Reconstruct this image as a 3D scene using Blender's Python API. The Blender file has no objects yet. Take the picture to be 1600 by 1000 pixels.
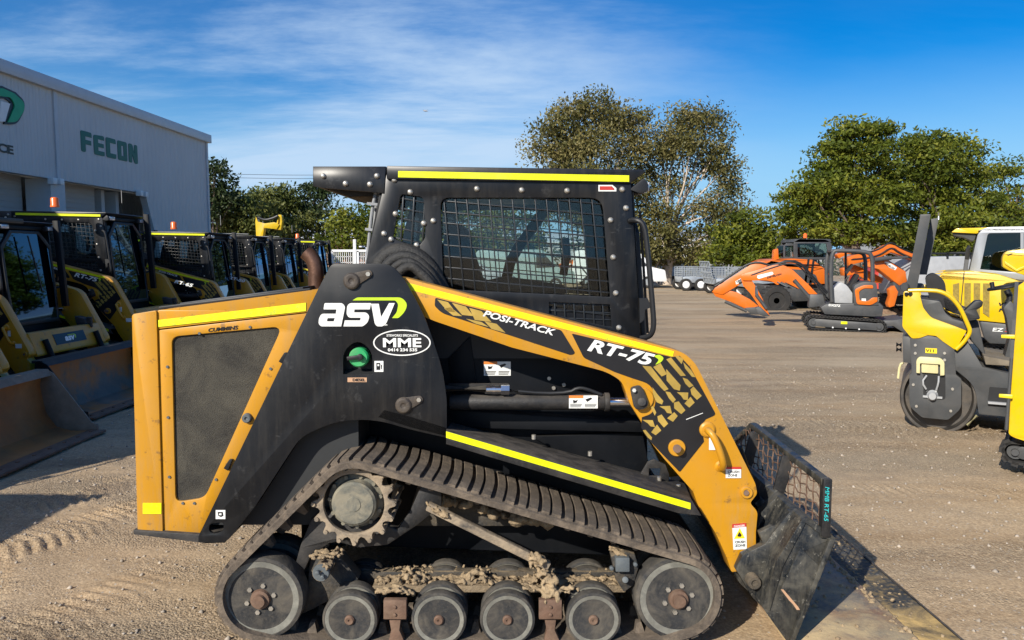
import bpy, bmesh, math, random
import numpy as np
from mathutils import Vector, Matrix
from mathutils.geometry import tessellate_polygon
R = math.radians
PI = math.pi
sc = bpy.context.scene
C = sc.collection
# ------------------------------------------------------------------ camera, sky, sun, exposure
F = 1155.0; D = 3.0; HC = 1.687
TH = math.atan(100.0 / F); CT = math.cos(TH); ST = math.sin(TH)
cam_d = bpy.data.cameras.new('camera'); cam = bpy.data.objects.new('camera', cam_d); C.objects.link(cam)
cam.location = (0, -D, HC); cam.rotation_euler = (PI/2 - TH, 0, 0)
cam_d.sensor_width = 36; cam_d.sensor_fit = 'HORIZONTAL'; cam_d.lens = 36 * F / 1600
cam_d.clip_start = .05; cam_d.clip_end = 3000
sc.camera = cam
KX, KY = .96, 1.38                      # how far a shadow falls per metre of height
SUN_EL = math.atan(1 / math.hypot(KX, KY)); SUN_AZ = math.atan2(-KX, -KY)   # the sun stands behind the camera, to the left
sun_d = bpy.data.lights.new('sun', 'SUN'); sun = bpy.data.objects.new('sun', sun_d); C.objects.link(sun)
sun_d.energy = 4.3; sun_d.angle = R(.5); sun_d.color = (1, .93, .82)
sun.rotation_euler = Vector((KX, KY, -1)).to_track_quat('-Z', 'Y').to_euler()
sun.location = (-10, -12, 12)
w = bpy.data.worlds.new('World'); sc.world = w; w.use_nodes = True
N, L = w.node_tree.nodes, w.node_tree.links
N.clear()
def wn(t, **k):
    n = N.new(t)
    for a, b in k.items(): setattr(n, a, b)
    return n
wout = wn('ShaderNodeOutputWorld'); bg = wn('ShaderNodeBackground'); L.new(bg.outputs[0], wout.inputs[0])
sky = wn('ShaderNodeTexSky', sky_type='NISHITA', sun_disc=False, sun_elevation=SUN_EL, sun_rotation=SUN_AZ)
sky.air_density = 1.0; sky.dust_density = .6; sky.ozone_density = 2.5
hsv = wn('ShaderNodeHueSaturation'); hsv.inputs['Saturation'].default_value = 1.65; hsv.inputs['Hue'].default_value = .512; hsv.inputs['Value'].default_value = .58
L.new(sky.outputs[0], hsv.inputs['Color'])
tc = wn('ShaderNodeTexCoord'); sep = wn('ShaderNodeSeparateXYZ'); L.new(tc.outputs['Generated'], sep.inputs[0])
def wmath(op, a, b=None, clamp=False):
    n = wn('ShaderNodeMath', operation=op, use_clamp=clamp)
    for i, x in enumerate((a, b)):
        if x is None: continue
        if isinstance(x, (int, float)): n.inputs[i].default_value = x
        else: L.new(x, n.inputs[i])
    return n.outputs[0]
def wmap(x, a, b, c=0, d=1):
    n = wn('ShaderNodeMapRange', interpolation_type='SMOOTHSTEP'); L.new(x, n.inputs[0])
    for i, q in enumerate((a, b, c, d)): n.inputs[i+1].default_value = q
    return n.outputs[0]
# cirrus: direction projected on a high layer, stretched from upper left to lower right
zz = wmath('ADD', wmath('MAXIMUM', sep.outputs[2], 0.0), .20)
px = wmath('DIVIDE', sep.outputs[0], zz); py = wmath('DIVIDE', sep.outputs[1], zz)
cx = wn('ShaderNodeCombineXYZ'); L.new(px, cx.inputs[0]); L.new(py, cx.inputs[1])
mp = wn('ShaderNodeMapping'); mp.inputs['Rotation'].default_value = (0, 0, R(-28)); mp.inputs['Scale'].default_value = (.75, 1.9, 1)
L.new(cx.outputs[0], mp.inputs[0])
n1 = wn('ShaderNodeTexNoise'); n1.inputs['Scale'].default_value = .62; n1.inputs['Detail'].default_value = 10; n1.inputs['Roughness'].default_value = .62; n1.inputs['Distortion'].default_value = .35
L.new(mp.outputs[0], n1.inputs['Vector'])
n2 = wn('ShaderNodeTexNoise'); n2.inputs['Scale'].default_value = .33; n2.inputs['Detail'].default_value = 3
L.new(cx.outputs[0], n2.inputs['Vector'])
azr = wmath('DIVIDE', sep.outputs[0], wmath('MAXIMUM', sep.outputs[1], .05))      # -0.7 left edge .. 0.7 right edge
side = wmap(azr, .42, -.12)                                                        # more cloud to the left
streak = wmap(n1.outputs['Fac'], .40, .66)
soft = wmap(n2.outputs['Fac'], .3, .7)
mask = wmath('MULTIPLY', wmath('ADD', wmath('MULTIPLY', streak, .85), wmath('MULTIPLY', soft, .22)), wmath('ADD', wmath('MULTIPLY', side, .92), .05), clamp=True)
mask = wmath('MINIMUM', mask, .85, clamp=True)
low = wn('ShaderNodeMix', data_type='RGBA'); L.new(wmap(sep.outputs[2], .26, .0), low.inputs[0]); L.new(hsv.outputs[0], low.inputs[6]); low.inputs[7].default_value = (1.35, 2.8, 4.4, 1)
mix = wn('ShaderNodeMix', data_type='RGBA'); L.new(mask, mix.inputs[0]); L.new(low.outputs[2], mix.inputs[6]); mix.inputs[7].default_value = (2.7, 3.5, 4.5, 1)
L.new(mix.outputs[2], bg.inputs['Color']); bg.inputs['Strength'].default_value = .15
sc.view_settings.view_transform = 'Standard'; sc.view_settings.look = 'None'
sc.view_settings.exposure = 0.5; sc.view_settings.gamma = 1.0; sc.view_settings.use_curve_mapping = False
sc.cycles.max_bounces = 8; sc.cycles.transparent_max_bounces = 24; sc.cycles.use_denoising = True
sc.cycles.sample_clamp_indirect = 6

# ------------------------------------------------------------------ helpers
def ray(u, v):
    a = (u - 800) / F; b = (500 - v) / F
    return a, CT + b*ST, -ST + b*CT
def P(u, v, Y):
    a, y, z = ray(u, v); t = (Y + D) / y
    return Vector((a*t, Y, HC + z*t))
def G(u, v, z0=0.0):
    a, y, z = ray(u, v); t = (z0 - HC) / z
    return Vector((a*t, y*t - D, z0))
def srgb(r, g, b): return tuple(((c/255+.055)/1.055)**2.4 if c > 10 else c/255/12.92 for c in (r, g, b))

MATS = {}
def mat(name, col, rough=.5, metal=0.0, var=.12, vscale=6.0, dust=0.0, dcol=(.30, .235, .16), dscale=5.0, up=0.0, bump=0.0, bscale=60.0,
        spec=.5, coat=0.0, dlo=.42, worn=0.0, wcol=(.3, .28, .25), rust=0.0, streak=0.0, ygrad=None):
    if name in MATS: return MATS[name]
    m = bpy.data.materials.new(name); m.use_nodes = True; MATS[name] = m
    nt = m.node_tree; nd, lk = nt.nodes, nt.links; nd.clear()
    out = nd.new('ShaderNodeOutputMaterial'); bs = nd.new('ShaderNodeBsdfPrincipled'); lk.new(bs.outputs[0], out.inputs[0])
    bs.inputs['Roughness'].default_value = rough; bs.inputs['Metallic'].default_value = metal
    bs.inputs['Specular IOR Level'].default_value = spec; bs.inputs['Coat Weight'].default_value = coat
    tcn = nd.new('ShaderNodeTexCoord'); co = tcn.outputs['Object']
    def noise(s, d=4, r=.6, dist=0):
        n = nd.new('ShaderNodeTexNoise'); n.inputs['Scale'].default_value = s; n.inputs['Detail'].default_value = d
        n.inputs['Roughness'].default_value = r; n.inputs['Distortion'].default_value = dist; lk.new(co, n.inputs['Vector']); return n.outputs['Fac']
    def rng(x, a, b, c=0, d=1):
        n = nd.new('ShaderNodeMapRange'); lk.new(x, n.inputs[0])
        for i, q in enumerate((a, b, c, d)): n.inputs[i+1].default_value = q
        return n.outputs[0]
    def mx(f, a, b):
        n = nd.new('ShaderNodeMix'); n.data_type = 'RGBA'
        for i, x in ((0, f), (6, a), (7, b)):
            if isinstance(x, (int, float)): n.inputs[i].default_value = x
            elif isinstance(x, tuple): n.inputs[i].default_value = (*x[:3], 1)
            else: lk.new(x, n.inputs[i])
        return n.outputs[2]
    def mt(op, a, b):
        n = nd.new('ShaderNodeMath'); n.operation = op; n.use_clamp = True
        for i, x in enumerate((a, b)):
            if isinstance(x, (int, float)): n.inputs[i].default_value = x
            else: lk.new(x, n.inputs[i])
        return n.outputs[0]
    c = col
    if var: c = mx(rng(noise(vscale), .3, .7), tuple(x*(1-var) for x in col), tuple(min(1, x*(1+var)) for x in col))
    if worn: c = mx(mt('MULTIPLY', rng(noise(vscale*5, 6, .7), .60, .66), worn), c, wcol)
    if rust: c = mx(mt('MULTIPLY', rng(noise(vscale*.6, 5, .65), .43, .56), rust), c, (.42, .15, .03))
    if streak:
        mpn = nd.new('ShaderNodeMapping'); mpn.inputs['Scale'].default_value = (9, 9, 1.1); lk.new(co, mpn.inputs[0])
        sn = nd.new('ShaderNodeTexNoise'); sn.inputs['Scale'].default_value = 3; sn.inputs['Detail'].default_value = 6; sn.inputs['Roughness'].default_value = .7; lk.new(mpn.outputs[0], sn.inputs['Vector'])
        c = mx(mt('MULTIPLY', mt('MULTIPLY', rng(sn.outputs['Fac'], .45, .75), rng(noise(1.7, 4, .6), .35, .6)), streak), c, dcol)
        mps = nd.new('ShaderNodeMapping'); mps.inputs['Scale'].default_value = (4, 4, 26); mps.inputs['Rotation'].default_value = (0, R(33), 0); lk.new(co, mps.inputs[0])
        s2 = nd.new('ShaderNodeTexNoise'); s2.inputs['Scale'].default_value = 4; s2.inputs['Detail'].default_value = 3; lk.new(mps.outputs[0], s2.inputs['Vector'])
        c = mx(mt('MULTIPLY', mt('MULTIPLY', rng(s2.outputs['Fac'], .70, .73), rng(noise(2.6, 3, .6), .5, .6)), streak*1.3), c, wcol)
    df = None
    if dust:
        nz_ = noise(dscale, 7, .68, .6)
        if ygrad:
            sy_ = nd.new('ShaderNodeSeparateXYZ'); lk.new(co, sy_.inputs[0]); g_ = nd.new('ShaderNodeMath'); g_.operation = 'ADD'; lk.new(rng(sy_.outputs[1], ygrad[0], ygrad[1], .2, -.2), g_.inputs[0]); lk.new(nz_, g_.inputs[1]); nz_ = g_.outputs[0]
        df = mt('MULTIPLY', rng(nz_, dlo, dlo+.26), dust)
        df = mt('MAXIMUM', df, mt('MULTIPLY', rng(noise(dscale*9, 4, .7), .5, .7), dust*.5))
    if up:
        g = nd.new('ShaderNodeNewGeometry'); s = nd.new('ShaderNodeSeparateXYZ'); lk.new(g.outputs['Normal'], s.inputs[0])
        u_ = mt('MULTIPLY', rng(s.outputs[2], .35, .95), mt('MULTIPLY', rng(noise(dscale*2.2, 5, .65), .25, .6), up))
        df = u_ if df is None else mt('MAXIMUM', df, u_)
    if df is not None:
        c = mx(df, c, dcol)
        rr = nd.new('ShaderNodeMix'); rr.data_type = 'FLOAT'; lk.new(df, rr.inputs[0]); rr.inputs[2].default_value = rough; rr.inputs[3].default_value = .95
        lk.new(rr.outputs[0], bs.inputs['Roughness'])
    if isinstance(c, tuple): bs.inputs['Base Color'].default_value = (*c, 1)
    else: lk.new(c, bs.inputs['Base Color'])
    if bump:
        b = nd.new('ShaderNodeBump'); b.inputs['Strength'].default_value = bump; b.inputs['Distance'].default_value = .01
        lk.new(noise(bscale, 5, .65), b.inputs['Height']); lk.new(b.outputs[0], bs.inputs['Normal'])
    return m
def glass_mat(name, tint, rough=.02, ior=1.5, k=1.0):
    m = bpy.data.materials.new(name); m.use_nodes = True; MATS[name] = m
    nd, lk = m.node_tree.nodes, m.node_tree.links; nd.clear()
    out = nd.new('ShaderNodeOutputMaterial'); mxs = nd.new('ShaderNodeMixShader'); tr = nd.new('ShaderNodeBsdfTransparent'); gl = nd.new('ShaderNodeBsdfGlossy')
    tr.inputs[0].default_value = (*tint, 1); gl.inputs['Roughness'].default_value = rough
    fr = nd.new('ShaderNodeFresnel'); fr.inputs[0].default_value = ior
    mu = nd.new('ShaderNodeMath'); mu.operation = 'MULTIPLY'; mu.use_clamp = True; lk.new(fr.outputs[0], mu.inputs[0]); mu.inputs[1].default_value = k
    lk.new(mu.outputs[0], mxs.inputs[0]); lk.new(tr.outputs[0], mxs.inputs[1]); lk.new(gl.outputs[0], mxs.inputs[2]); lk.new(mxs.outputs[0], out.inputs[0])
    return m

def fillet(pts, n=4):
    out = []
    m = len(pts)
    for i, p in enumerate(pts):
        if len(p) < 3 or p[2] <= 0: out.append((p[0], p[1])); continue
        a = Vector(pts[i-1][:2]); b = Vector(p[:2]); c = Vector(pts[(i+1) % m][:2])
        u = (a-b); v = (c-b); r = min(p[2], u.length*.48, v.length*.48); u.normalize(); v.normalize()
        p0 = b + u*r; p1 = b + v*r
        for k in range(n+1):
            t = k/n; q = p0*(1-t)**2 + b*2*t*(1-t) + p1*t*t
            out.append((q.x, q.y))
    return out
def frame_of(d):
    d = Vector(d).normalized(); up = Vector((0, 0, 1)) if abs(d.z) < .9 else Vector((0, 1, 0))
    x = d.cross(up).normalized(); y = x.cross(d).normalized(); return x, y, d
class MB:
    def __init__(s): s.v = []; s.f = []
    def add(s, vs, fs):
        o = len(s.v); s.v += [tuple(p) for p in vs]; s.f += [tuple(o+i for i in f) for f in fs]; return s
    def box(s, x0, y0, z0, x1, y1, z1):
        return s.add([(x, y, z) for x in (x0, x1) for y in (y0, y1) for z in (z0, z1)],
              [(0,1,3,2),(4,6,7,5),(0,4,5,1),(2,3,7,6),(0,2,6,4),(1,5,7,3)])
    def obox(s, c, ax, ay, az):          # centre and three half-axes
        c = Vector(c); ax, ay, az = Vector(ax), Vector(ay), Vector(az)
        return s.add([c + ax*i + ay*j + az*k for i in (-1, 1) for j in (-1, 1) for k in (-1, 1)],
              [(0,1,3,2),(4,6,7,5),(0,4,5,1),(2,3,7,6),(0,2,6,4),(1,5,7,3)])
    def bar(s, a, b, w_, h_, up=(0, 0, 1)):
        a, b = Vector(a), Vector(b); d = (b-a); l = d.length; d.normalize(); up = Vector(up)
        if abs(d.dot(up)) > .95: up = Vector((0, 1, 0)) if abs(d.y) < .9 else Vector((1, 0, 0))
        x = d.cross(up).normalized(); y = x.cross(d)
        return s.obox((a+b)/2, d*l/2, x*w_/2, y*h_/2)
    def poly(s, outer, holes, f0, f1, caps=True):      # 2D loops -> f0(p), f1(p) give the two faces
        loops = [outer] + list(holes)
        if caps:
            tris = tessellate_polygon([[Vector((p[0], p[1], 0)) for p in l] for l in loops])
            flat = [p for l in loops for p in l]; n = len(flat)
            vs = [f0(*p) for p in flat] + [f1(*p) for p in flat]
            fs = [t for t in tris] + [tuple(i+n for i in reversed(t)) for t in tris]
            o = 0
            for l in loops:
                m = len(l)
                for i in range(m): j = (i+1) % m; fs.append((o+i, o+j, o+j+n, o+i+n))
                o += m
            s.add(vs, fs)
        return s
    def plate(s, pts, Y, th, holes=(), Yp=None):       # outline given on the plane Yp (or Y), extruded away by th
        Yp = Y if Yp is None else Yp
        W2 = [tuple((lambda q: (q.x, q.z))(P(u, v, Yp))) for u, v in fillet(pts)]
        H2 = [[(lambda q: (q.x, q.z))(P(u, v, Yp)) for u, v in fillet(h)] for h in holes]
        return s.poly(W2, H2, lambda x, z: (x, Y, z), lambda x, z: (x, Y+th, z))
    def xz(s, pts, y0, y1, holes=()):
        return s.poly(fillet(pts), [fillet(h) for h in holes], lambda x, z: (x, y0, z), lambda x, z: (x, y1, z))
    def cyl(s, a, b, r, n=20, r2=None, cap=True):
        a, b = Vector(a), Vector(b); x, y, d = frame_of(b-a); r2 = r if r2 is None else r2
        ring = lambda c, q: [c + x*math.cos(2*PI*i/n)*q + y*math.sin(2*PI*i/n)*q for i in range(n)]
        fs = [(i, (i+1) % n, (i+1) % n+n, i+n) for i in range(n)]
        if cap: fs += [tuple(range(n-1, -1, -1)), tuple(range(n, 2*n))]
        return s.add(ring(a, r) + ring(b, r2), fs)
    def lathe(s, c, axis, prof, n=32):                 # prof: list of (radius, distance along axis)
        c = Vector(c); x, y, d = frame_of(axis); vs = []; fs = []
        for r, h in prof: vs += [c + d*h + x*math.cos(2*PI*i/n)*r + y*math.sin(2*PI*i/n)*r for i in range(n)]
        for k in range(len(prof)-1): fs += [(k*n+i, k*n+(i+1) % n, (k+1)*n+(i+1) % n, (k+1)*n+i) for i in range(n)]
        fs.append(tuple(range(n-1, -1, -1))); fs.append(tuple(range((len(prof)-1)*n, len(prof)*n)))
        return s.add(vs, fs)
    def tube(s, path, r, n=10, smooth=0):
        path = [Vector(p) for p in path]
        for _ in range(smooth):
            q = [path[0]]
            for a, b in zip(path, path[1:]): q += [a*.75+b*.25, a*.25+b*.75]
            q.append(path[-1]); path = q
        rs = r if isinstance(r, (list, tuple)) else None
        vs = []; fs = []; px_ = None
        for i, p in enumerate(path):
            d = (path[min(i+1, len(path)-1)] - path[max(i-1, 0)]).normalized()
            if px_ is None: x, y, _ = frame_of(d)
            else:
                x = (px_ - d*px_.dot(d)).normalized(); y = d.cross(x)
            px_ = x
            rr = (rs[0] + (rs[1]-rs[0])*i/(len(path)-1)) if rs else r
            vs += [p + x*math.cos(2*PI*k/n)*rr + y*math.sin(2*PI*k/n)*rr for k in range(n)]
        for i in range(len(path)-1): fs += [(i*n+k, i*n+(k+1) % n, (i+1)*n+(k+1) % n, (i+1)*n+k) for k in range(n)]
        fs.append(tuple(range(n-1, -1, -1))); fs.append(tuple(range((len(path)-1)*n, len(path)*n)))
        return s.add(vs, fs)
    def mirror(s, yc):                                 # a copy flipped about the plane y = yc
        m = MB(); m.v = [(x, 2*yc-y, z) for x, y, z in s.v]; m.f = [tuple(reversed(f)) for f in s.f]; return m
    def moved(s, M_):
        m = MB(); m.v = [tuple(M_ @ Vector(p)) for p in s.v]; m.f = list(s.f); return m
    def build(s, name, material, parent=None, bevel=0.0, smooth=35, seg=2):
        me = bpy.data.meshes.new(name); me.from_pydata(s.v, [], s.f)
        bm = bmesh.new(); bm.from_mesh(me); bmesh.ops.recalc_face_normals(bm, faces=bm.faces); bm.to_mesh(me); bm.free()
        me.materials.append(material if not isinstance(material, str) else MATS[material])
        o = bpy.data.objects.new(name, me); C.objects.link(o)
        if bevel:
            b = o.modifiers.new('b', 'BEVEL'); b.width = bevel; b.segments = seg; b.limit_method = 'ANGLE'; b.angle_limit = R(40)
            dg = bpy.context.evaluated_depsgraph_get(); m2 = bpy.data.meshes.new_from_object(o.evaluated_get(dg)); o.modifiers.clear(); o.data = m2; bpy.data.meshes.remove(me); me = m2; me.name = name
        if smooth: me.shade_smooth(); me.set_sharp_from_angle(angle=R(smooth))
        if parent is not None: adopt(o, parent)
        return o
BASE = {}
def adopt(o, parent):
    o.parent = parent
    if parent.name in BASE: o.matrix_parent_inverse = Matrix.Translation(-Vector(BASE[parent.name]))
def root(name, label, cat, loc=(0, 0, 0), group=None):
    o = bpy.data.objects.new(name, None); C.objects.link(o); o.location = loc; o['label'] = label; o['category'] = cat
    BASE[o.name] = tuple(loc); o.empty_display_size = .2
    if group: o['group'] = group
    return o
def tag(o, label, cat, group=None):
    o['label'] = label; o['category'] = cat
    if group: o['group'] = group
    return o
def kids(o): return [c for c in bpy.data.objects if c.parent == o]
def copy_thing(r, skip=(), only=None):
    cs = {}
    for o in bpy.data.objects: cs.setdefault(o.parent, []).append(o)
    c = r.copy(); C.objects.link(c)
    for ch in cs.get(r, []):
        if ch.name.split('.')[0] in skip: continue
        k = ch.copy(); C.objects.link(k); k.parent = c
        for g in cs.get(ch, []):
            if g.name.split('.')[0] in skip: continue
            q = g.copy(); C.objects.link(q); q.parent = k
    return c
def text_mb(s_, p0, U, V, length, height, shear=0.0, bold=.0, th=.002, spacing=1.0, N_=None):
    """letters laid from p0 along U, up along V, fitted to length x height"""
    cu = bpy.data.curves.new('t', 'FONT'); cu.body = s_; cu.size = 1; cu.offset = bold; cu.shear = shear; cu.space_character = spacing; cu.fill_mode = 'FRONT'; cu.resolution_u = 3
    o = bpy.data.objects.new('t', cu); C.objects.link(o)
    dg = bpy.context.evaluated_depsgraph_get(); dg.update()
    me = bpy.data.meshes.new_from_object(o.evaluated_get(dg)); bpy.data.objects.remove(o); bpy.data.curves.remove(cu)
    v = np.array([tuple(x.co) for x in me.vertices])
    mn, mx_ = v.min(0), v.max(0); U = Vector(U).normalized(); V = Vector(V).normalized(); Nn = N_ if N_ is not None else U.cross(V)
    sx = length/(mx_[0]-mn[0]); sy = height/(mx_[1]-mn[1]); p0 = Vector(p0)
    m = MB(); fr = [p0 + U*((a[0]-mn[0])*sx) + V*((a[1]-mn[1])*sy) for a in v]
    fs = [tuple(p.vertices) for p in me.polygons]; n = len(fr)
    m.add([p + Nn*th for p in fr], fs)
    bpy.data.meshes.remove(me)
    return m
def face_text(s_, u0, v0, u1, v1, hpx, Y, **k):        # text on a side plate; baseline from (u0,v0) to (u1,v1)
    a, b = P(u0, v0, Y), P(u1, v1, Y); U = (b-a); up = Vector((0, -1, 0)).cross(U.normalized()) * 1
    if up.z < 0: up = -up
    h = hpx * (Y + D) / F
    return text_mb(s_, a, U, up, U.length, h, N_=Vector((0, -1, 0)), **k)
# ------------------------------------------------------------------ materials of the machines
mat('yellow_paint', (.55, .255, .007), .38, var=.05, vscale=3, dust=.10, dscale=3, up=.4, worn=.6, wcol=(.13, .07, .03), coat=.12, streak=.5)
mat('black_paint', (.0055, .0070, .010), .36, var=.35, vscale=3, dust=.07, spec=.4, dcol=(.10, .09, .075), dscale=2.2, up=.25, worn=.15, wcol=(.12, .12, .12), streak=.22)
mat('black_body', (.004, .005, .007), .5, var=.3, vscale=4, dust=.10, spec=.2, dcol=(.05, .047, .042), dscale=3, up=.4)
mat('black_dusty', (.012, .0125, .014), .55, var=.3, dust=.4, dcol=(.10, .085, .07), dscale=6, up=.75, bump=.2)
mat('black_plastic', (.012, .013, .015), .5, var=.2)
mat('hose_rubber', (.018, .018, .018), .6, var=.3, dust=.4, dcol=(.08, .075, .065), dscale=14, bump=.6, bscale=90)
mat('arch_black', (.0035, .004, .005), .7, spec=.12)
mat('guard_steel', (.020, .023, .026), .34, var=.2)
mat('rubber', (.022, .023, .025), .8, var=.3, dust=.65, dlo=.42, dcol=(.15, .13, .10), dscale=9, up=.5, bump=.4, bscale=40)
mat('track_rubber', (.082, .066, .052), .9, var=.3, vscale=12, dust=.75, dcol=(.25, .195, .14), dscale=13, up=.3, bump=.6, bscale=55)
mat('wheel_disc', (.085, .10, .11), .55, var=.25, vscale=8, dust=.5, dlo=.46, dcol=(.17, .175, .16), dscale=11, bump=.2)
mat('wheel_dust', (.20, .195, .165), .9, var=.25, vscale=20, dust=.6, dcol=(.10, .10, .09), dscale=12, bump=.3)
mat('hub_dusty', (.075, .085, .08), .7, var=.3, vscale=10, dust=.9, dlo=.34, dcol=(.25, .225, .165), dscale=14, bump=.3)
mat('rusty_steel', (.13, .075, .05), .7, var=.3, vscale=15, dust=.5, dcol=(.22, .15, .10), dscale=10, bump=.3)
mat('exhaust_steel', (.14, .075, .05), .45, .6, var=.35, vscale=14, bump=.15)
mat('mud_film', (.26, .195, .12), .95, var=.4, vscale=7, dust=.5, dcol=(.08, .07, .06), dscale=8, bump=1, bscale=60)
mat('mud', (.35, .26, .155), .95, var=.35, vscale=9, dust=.6, dcol=(.20, .15, .10), dscale=6, bump=1, bscale=70)
mat('sprocket_steel', (.07, .065, .06), .8, var=.3, vscale=9, dust=1, dlo=.30, dcol=(.33, .26, .18), dscale=9, up=.9, bump=.6, bscale=40)
mat('pin_steel', (.045, .036, .03), .6, var=.3, vscale=12, dust=.3, bump=.2)
mat('muddy_steel', (.02, .021, .022), .7, var=.3, vscale=9, dust=.6, dcol=(.20, .155, .10), dscale=5, up=1, bump=.7, bscale=40)
mat('bolt_steel', (.55, .52, .46), .35, .7, var=.2, vscale=30)
mat('chrome', (.6, .6, .62), .18, 1, var=.1)
mat('hivis', (.74, .80, .0), .4, var=.10, vscale=5, dust=.30, dlo=.46, dcol=(.40, .38, .08), dscale=6, worn=.5, wcol=(.25, .23, .05), bump=.15, bscale=200)
mat('white_decal', (.78, .79, .76), .4, var=.05)
mat('lime_decal', (.48, .68, .02), .4, var=.05)
mat('gold_decal', (.40, .27, .055), .45, var=.2, vscale=10)
mat('black_decal', (.014, .014, .016), .35, var=.2)
mat('red_decal', (.5, .04, .03), .4); mat('orange_decal', (.75, .22, .04), .4); mat('green_plastic', (.02, .38, .12), .4, dust=.3)
mat('warning_yellow', (.85, .62, .02), .4)
mat('beacon_orange', (.85, .16, .03), .25, var=.05)
mat('grey_plastic', (.25, .26, .27), .5); mat('lamp_glass', (.5, .52, .55), .1, .3)
mat('cab_dark', (.02, .022, .024), .6); mat('seat_black', (.015, .015, .016), .8)
mat('dark_screen', (.036, .034, .029), .7, var=.45, vscale=230, dust=.8, dlo=.38, dcol=(.115, .105, .08), dscale=4.5, bump=1, bscale=300)
glass_mat('cab_glass', (.88, .92, .90)); glass_mat('door_glass', (.04, .08, .11), k=2.0); MATS['door_glass'].node_tree.nodes['Glossy BSDF'].inputs[0].default_value = (.30, .58, .95, 1)
mat('paint_scraped', (.010, .013, .017), .33, var=.4, dust=.5, dcol=(.16, .145, .11), dscale=9, streak=.5, worn=.8, wcol=(.22, .21, .18), bump=.2)
mat('bucket_floor', (.17, .155, .135), .75, var=.35, vscale=5, dust=.95, dlo=.40, dcol=(.50, .38, .21), dscale=4.5, ygrad=(-.1, .9), bump=.4, worn=.3, rust=.35)
mat('bucket_lip', (.04, .042, .042), .7, var=.3, vscale=5, dust=1.0, dlo=.42, dcol=(.50, .34, .13), dscale=5, worn=.5, ygrad=(-.1, .8), bump=.5)
mat('bucket_orange', (.34, .15, .045), .7, var=.5, vscale=2.2, dust=.3, dcol=(.10, .085, .07), dscale=2.5, rust=.8, bump=.2)
mat('bucket_worn', (.22, .185, .14), .7, var=.35, vscale=4, dust=.5, dcol=(.12, .09, .06), dscale=4, bump=.2)
mat('bucket_rust', (.16, .13, .10), .6, var=.3, vscale=3.2, rust=1.0, dust=.2, bump=.2)
mat('teal_pen', (.03, .5, .5), .5)
def ring_bolts(m, c, R_, n, r, h, y0, a0=0):
    for k in range(n):
        a = a0 + 2*PI*k/n; p = Vector((c[0] + R_*math.cos(a), y0, c[1] + R_*math.sin(a)))
        m.cyl(p, p + Vector((0, -h, 0)), r, 6)
W_ = 1.78; YC = W_/2
def xz(u, v, Y=0.0): p = P(u, v, Y); return p.x, p.z
def hull(pts):
    pts = sorted(set(pts)); lo, up_ = [], []
    cr = lambda o, a, b: (a[0]-o[0])*(b[1]-o[1]) - (a[1]-o[1])*(b[0]-o[0])
    for p in pts:
        while len(lo) > 1 and cr(lo[-2], lo[-1], p) <= 0: lo.pop()
        lo.append(p)
    for p in reversed(pts):
        while len(up_) > 1 and cr(up_[-2], up_[-1], p) <= 0: up_.pop()
        up_.append(p)
    return lo[:-1] + up_[:-1]
def resample(path, step):
    n = len(path); L_ = [0]
    for i in range(n): a, b = path[i], path[(i+1) % n]; L_.append(L_[-1] + math.hypot(b[0]-a[0], b[1]-a[1]))
    m = int(round(L_[-1]/step)); out = []; j = 0
    for k in range(m):
        s = L_[-1]*k/m
        while L_[j+1] < s: j += 1
        t = (s-L_[j])/max(1e-9, L_[j+1]-L_[j]); a, b = path[j], path[(j+1) % n]
        out.append((a[0]+(b[0]-a[0])*t, a[1]+(b[1]-a[1])*t))
    return out, L_[-1]/m
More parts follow.
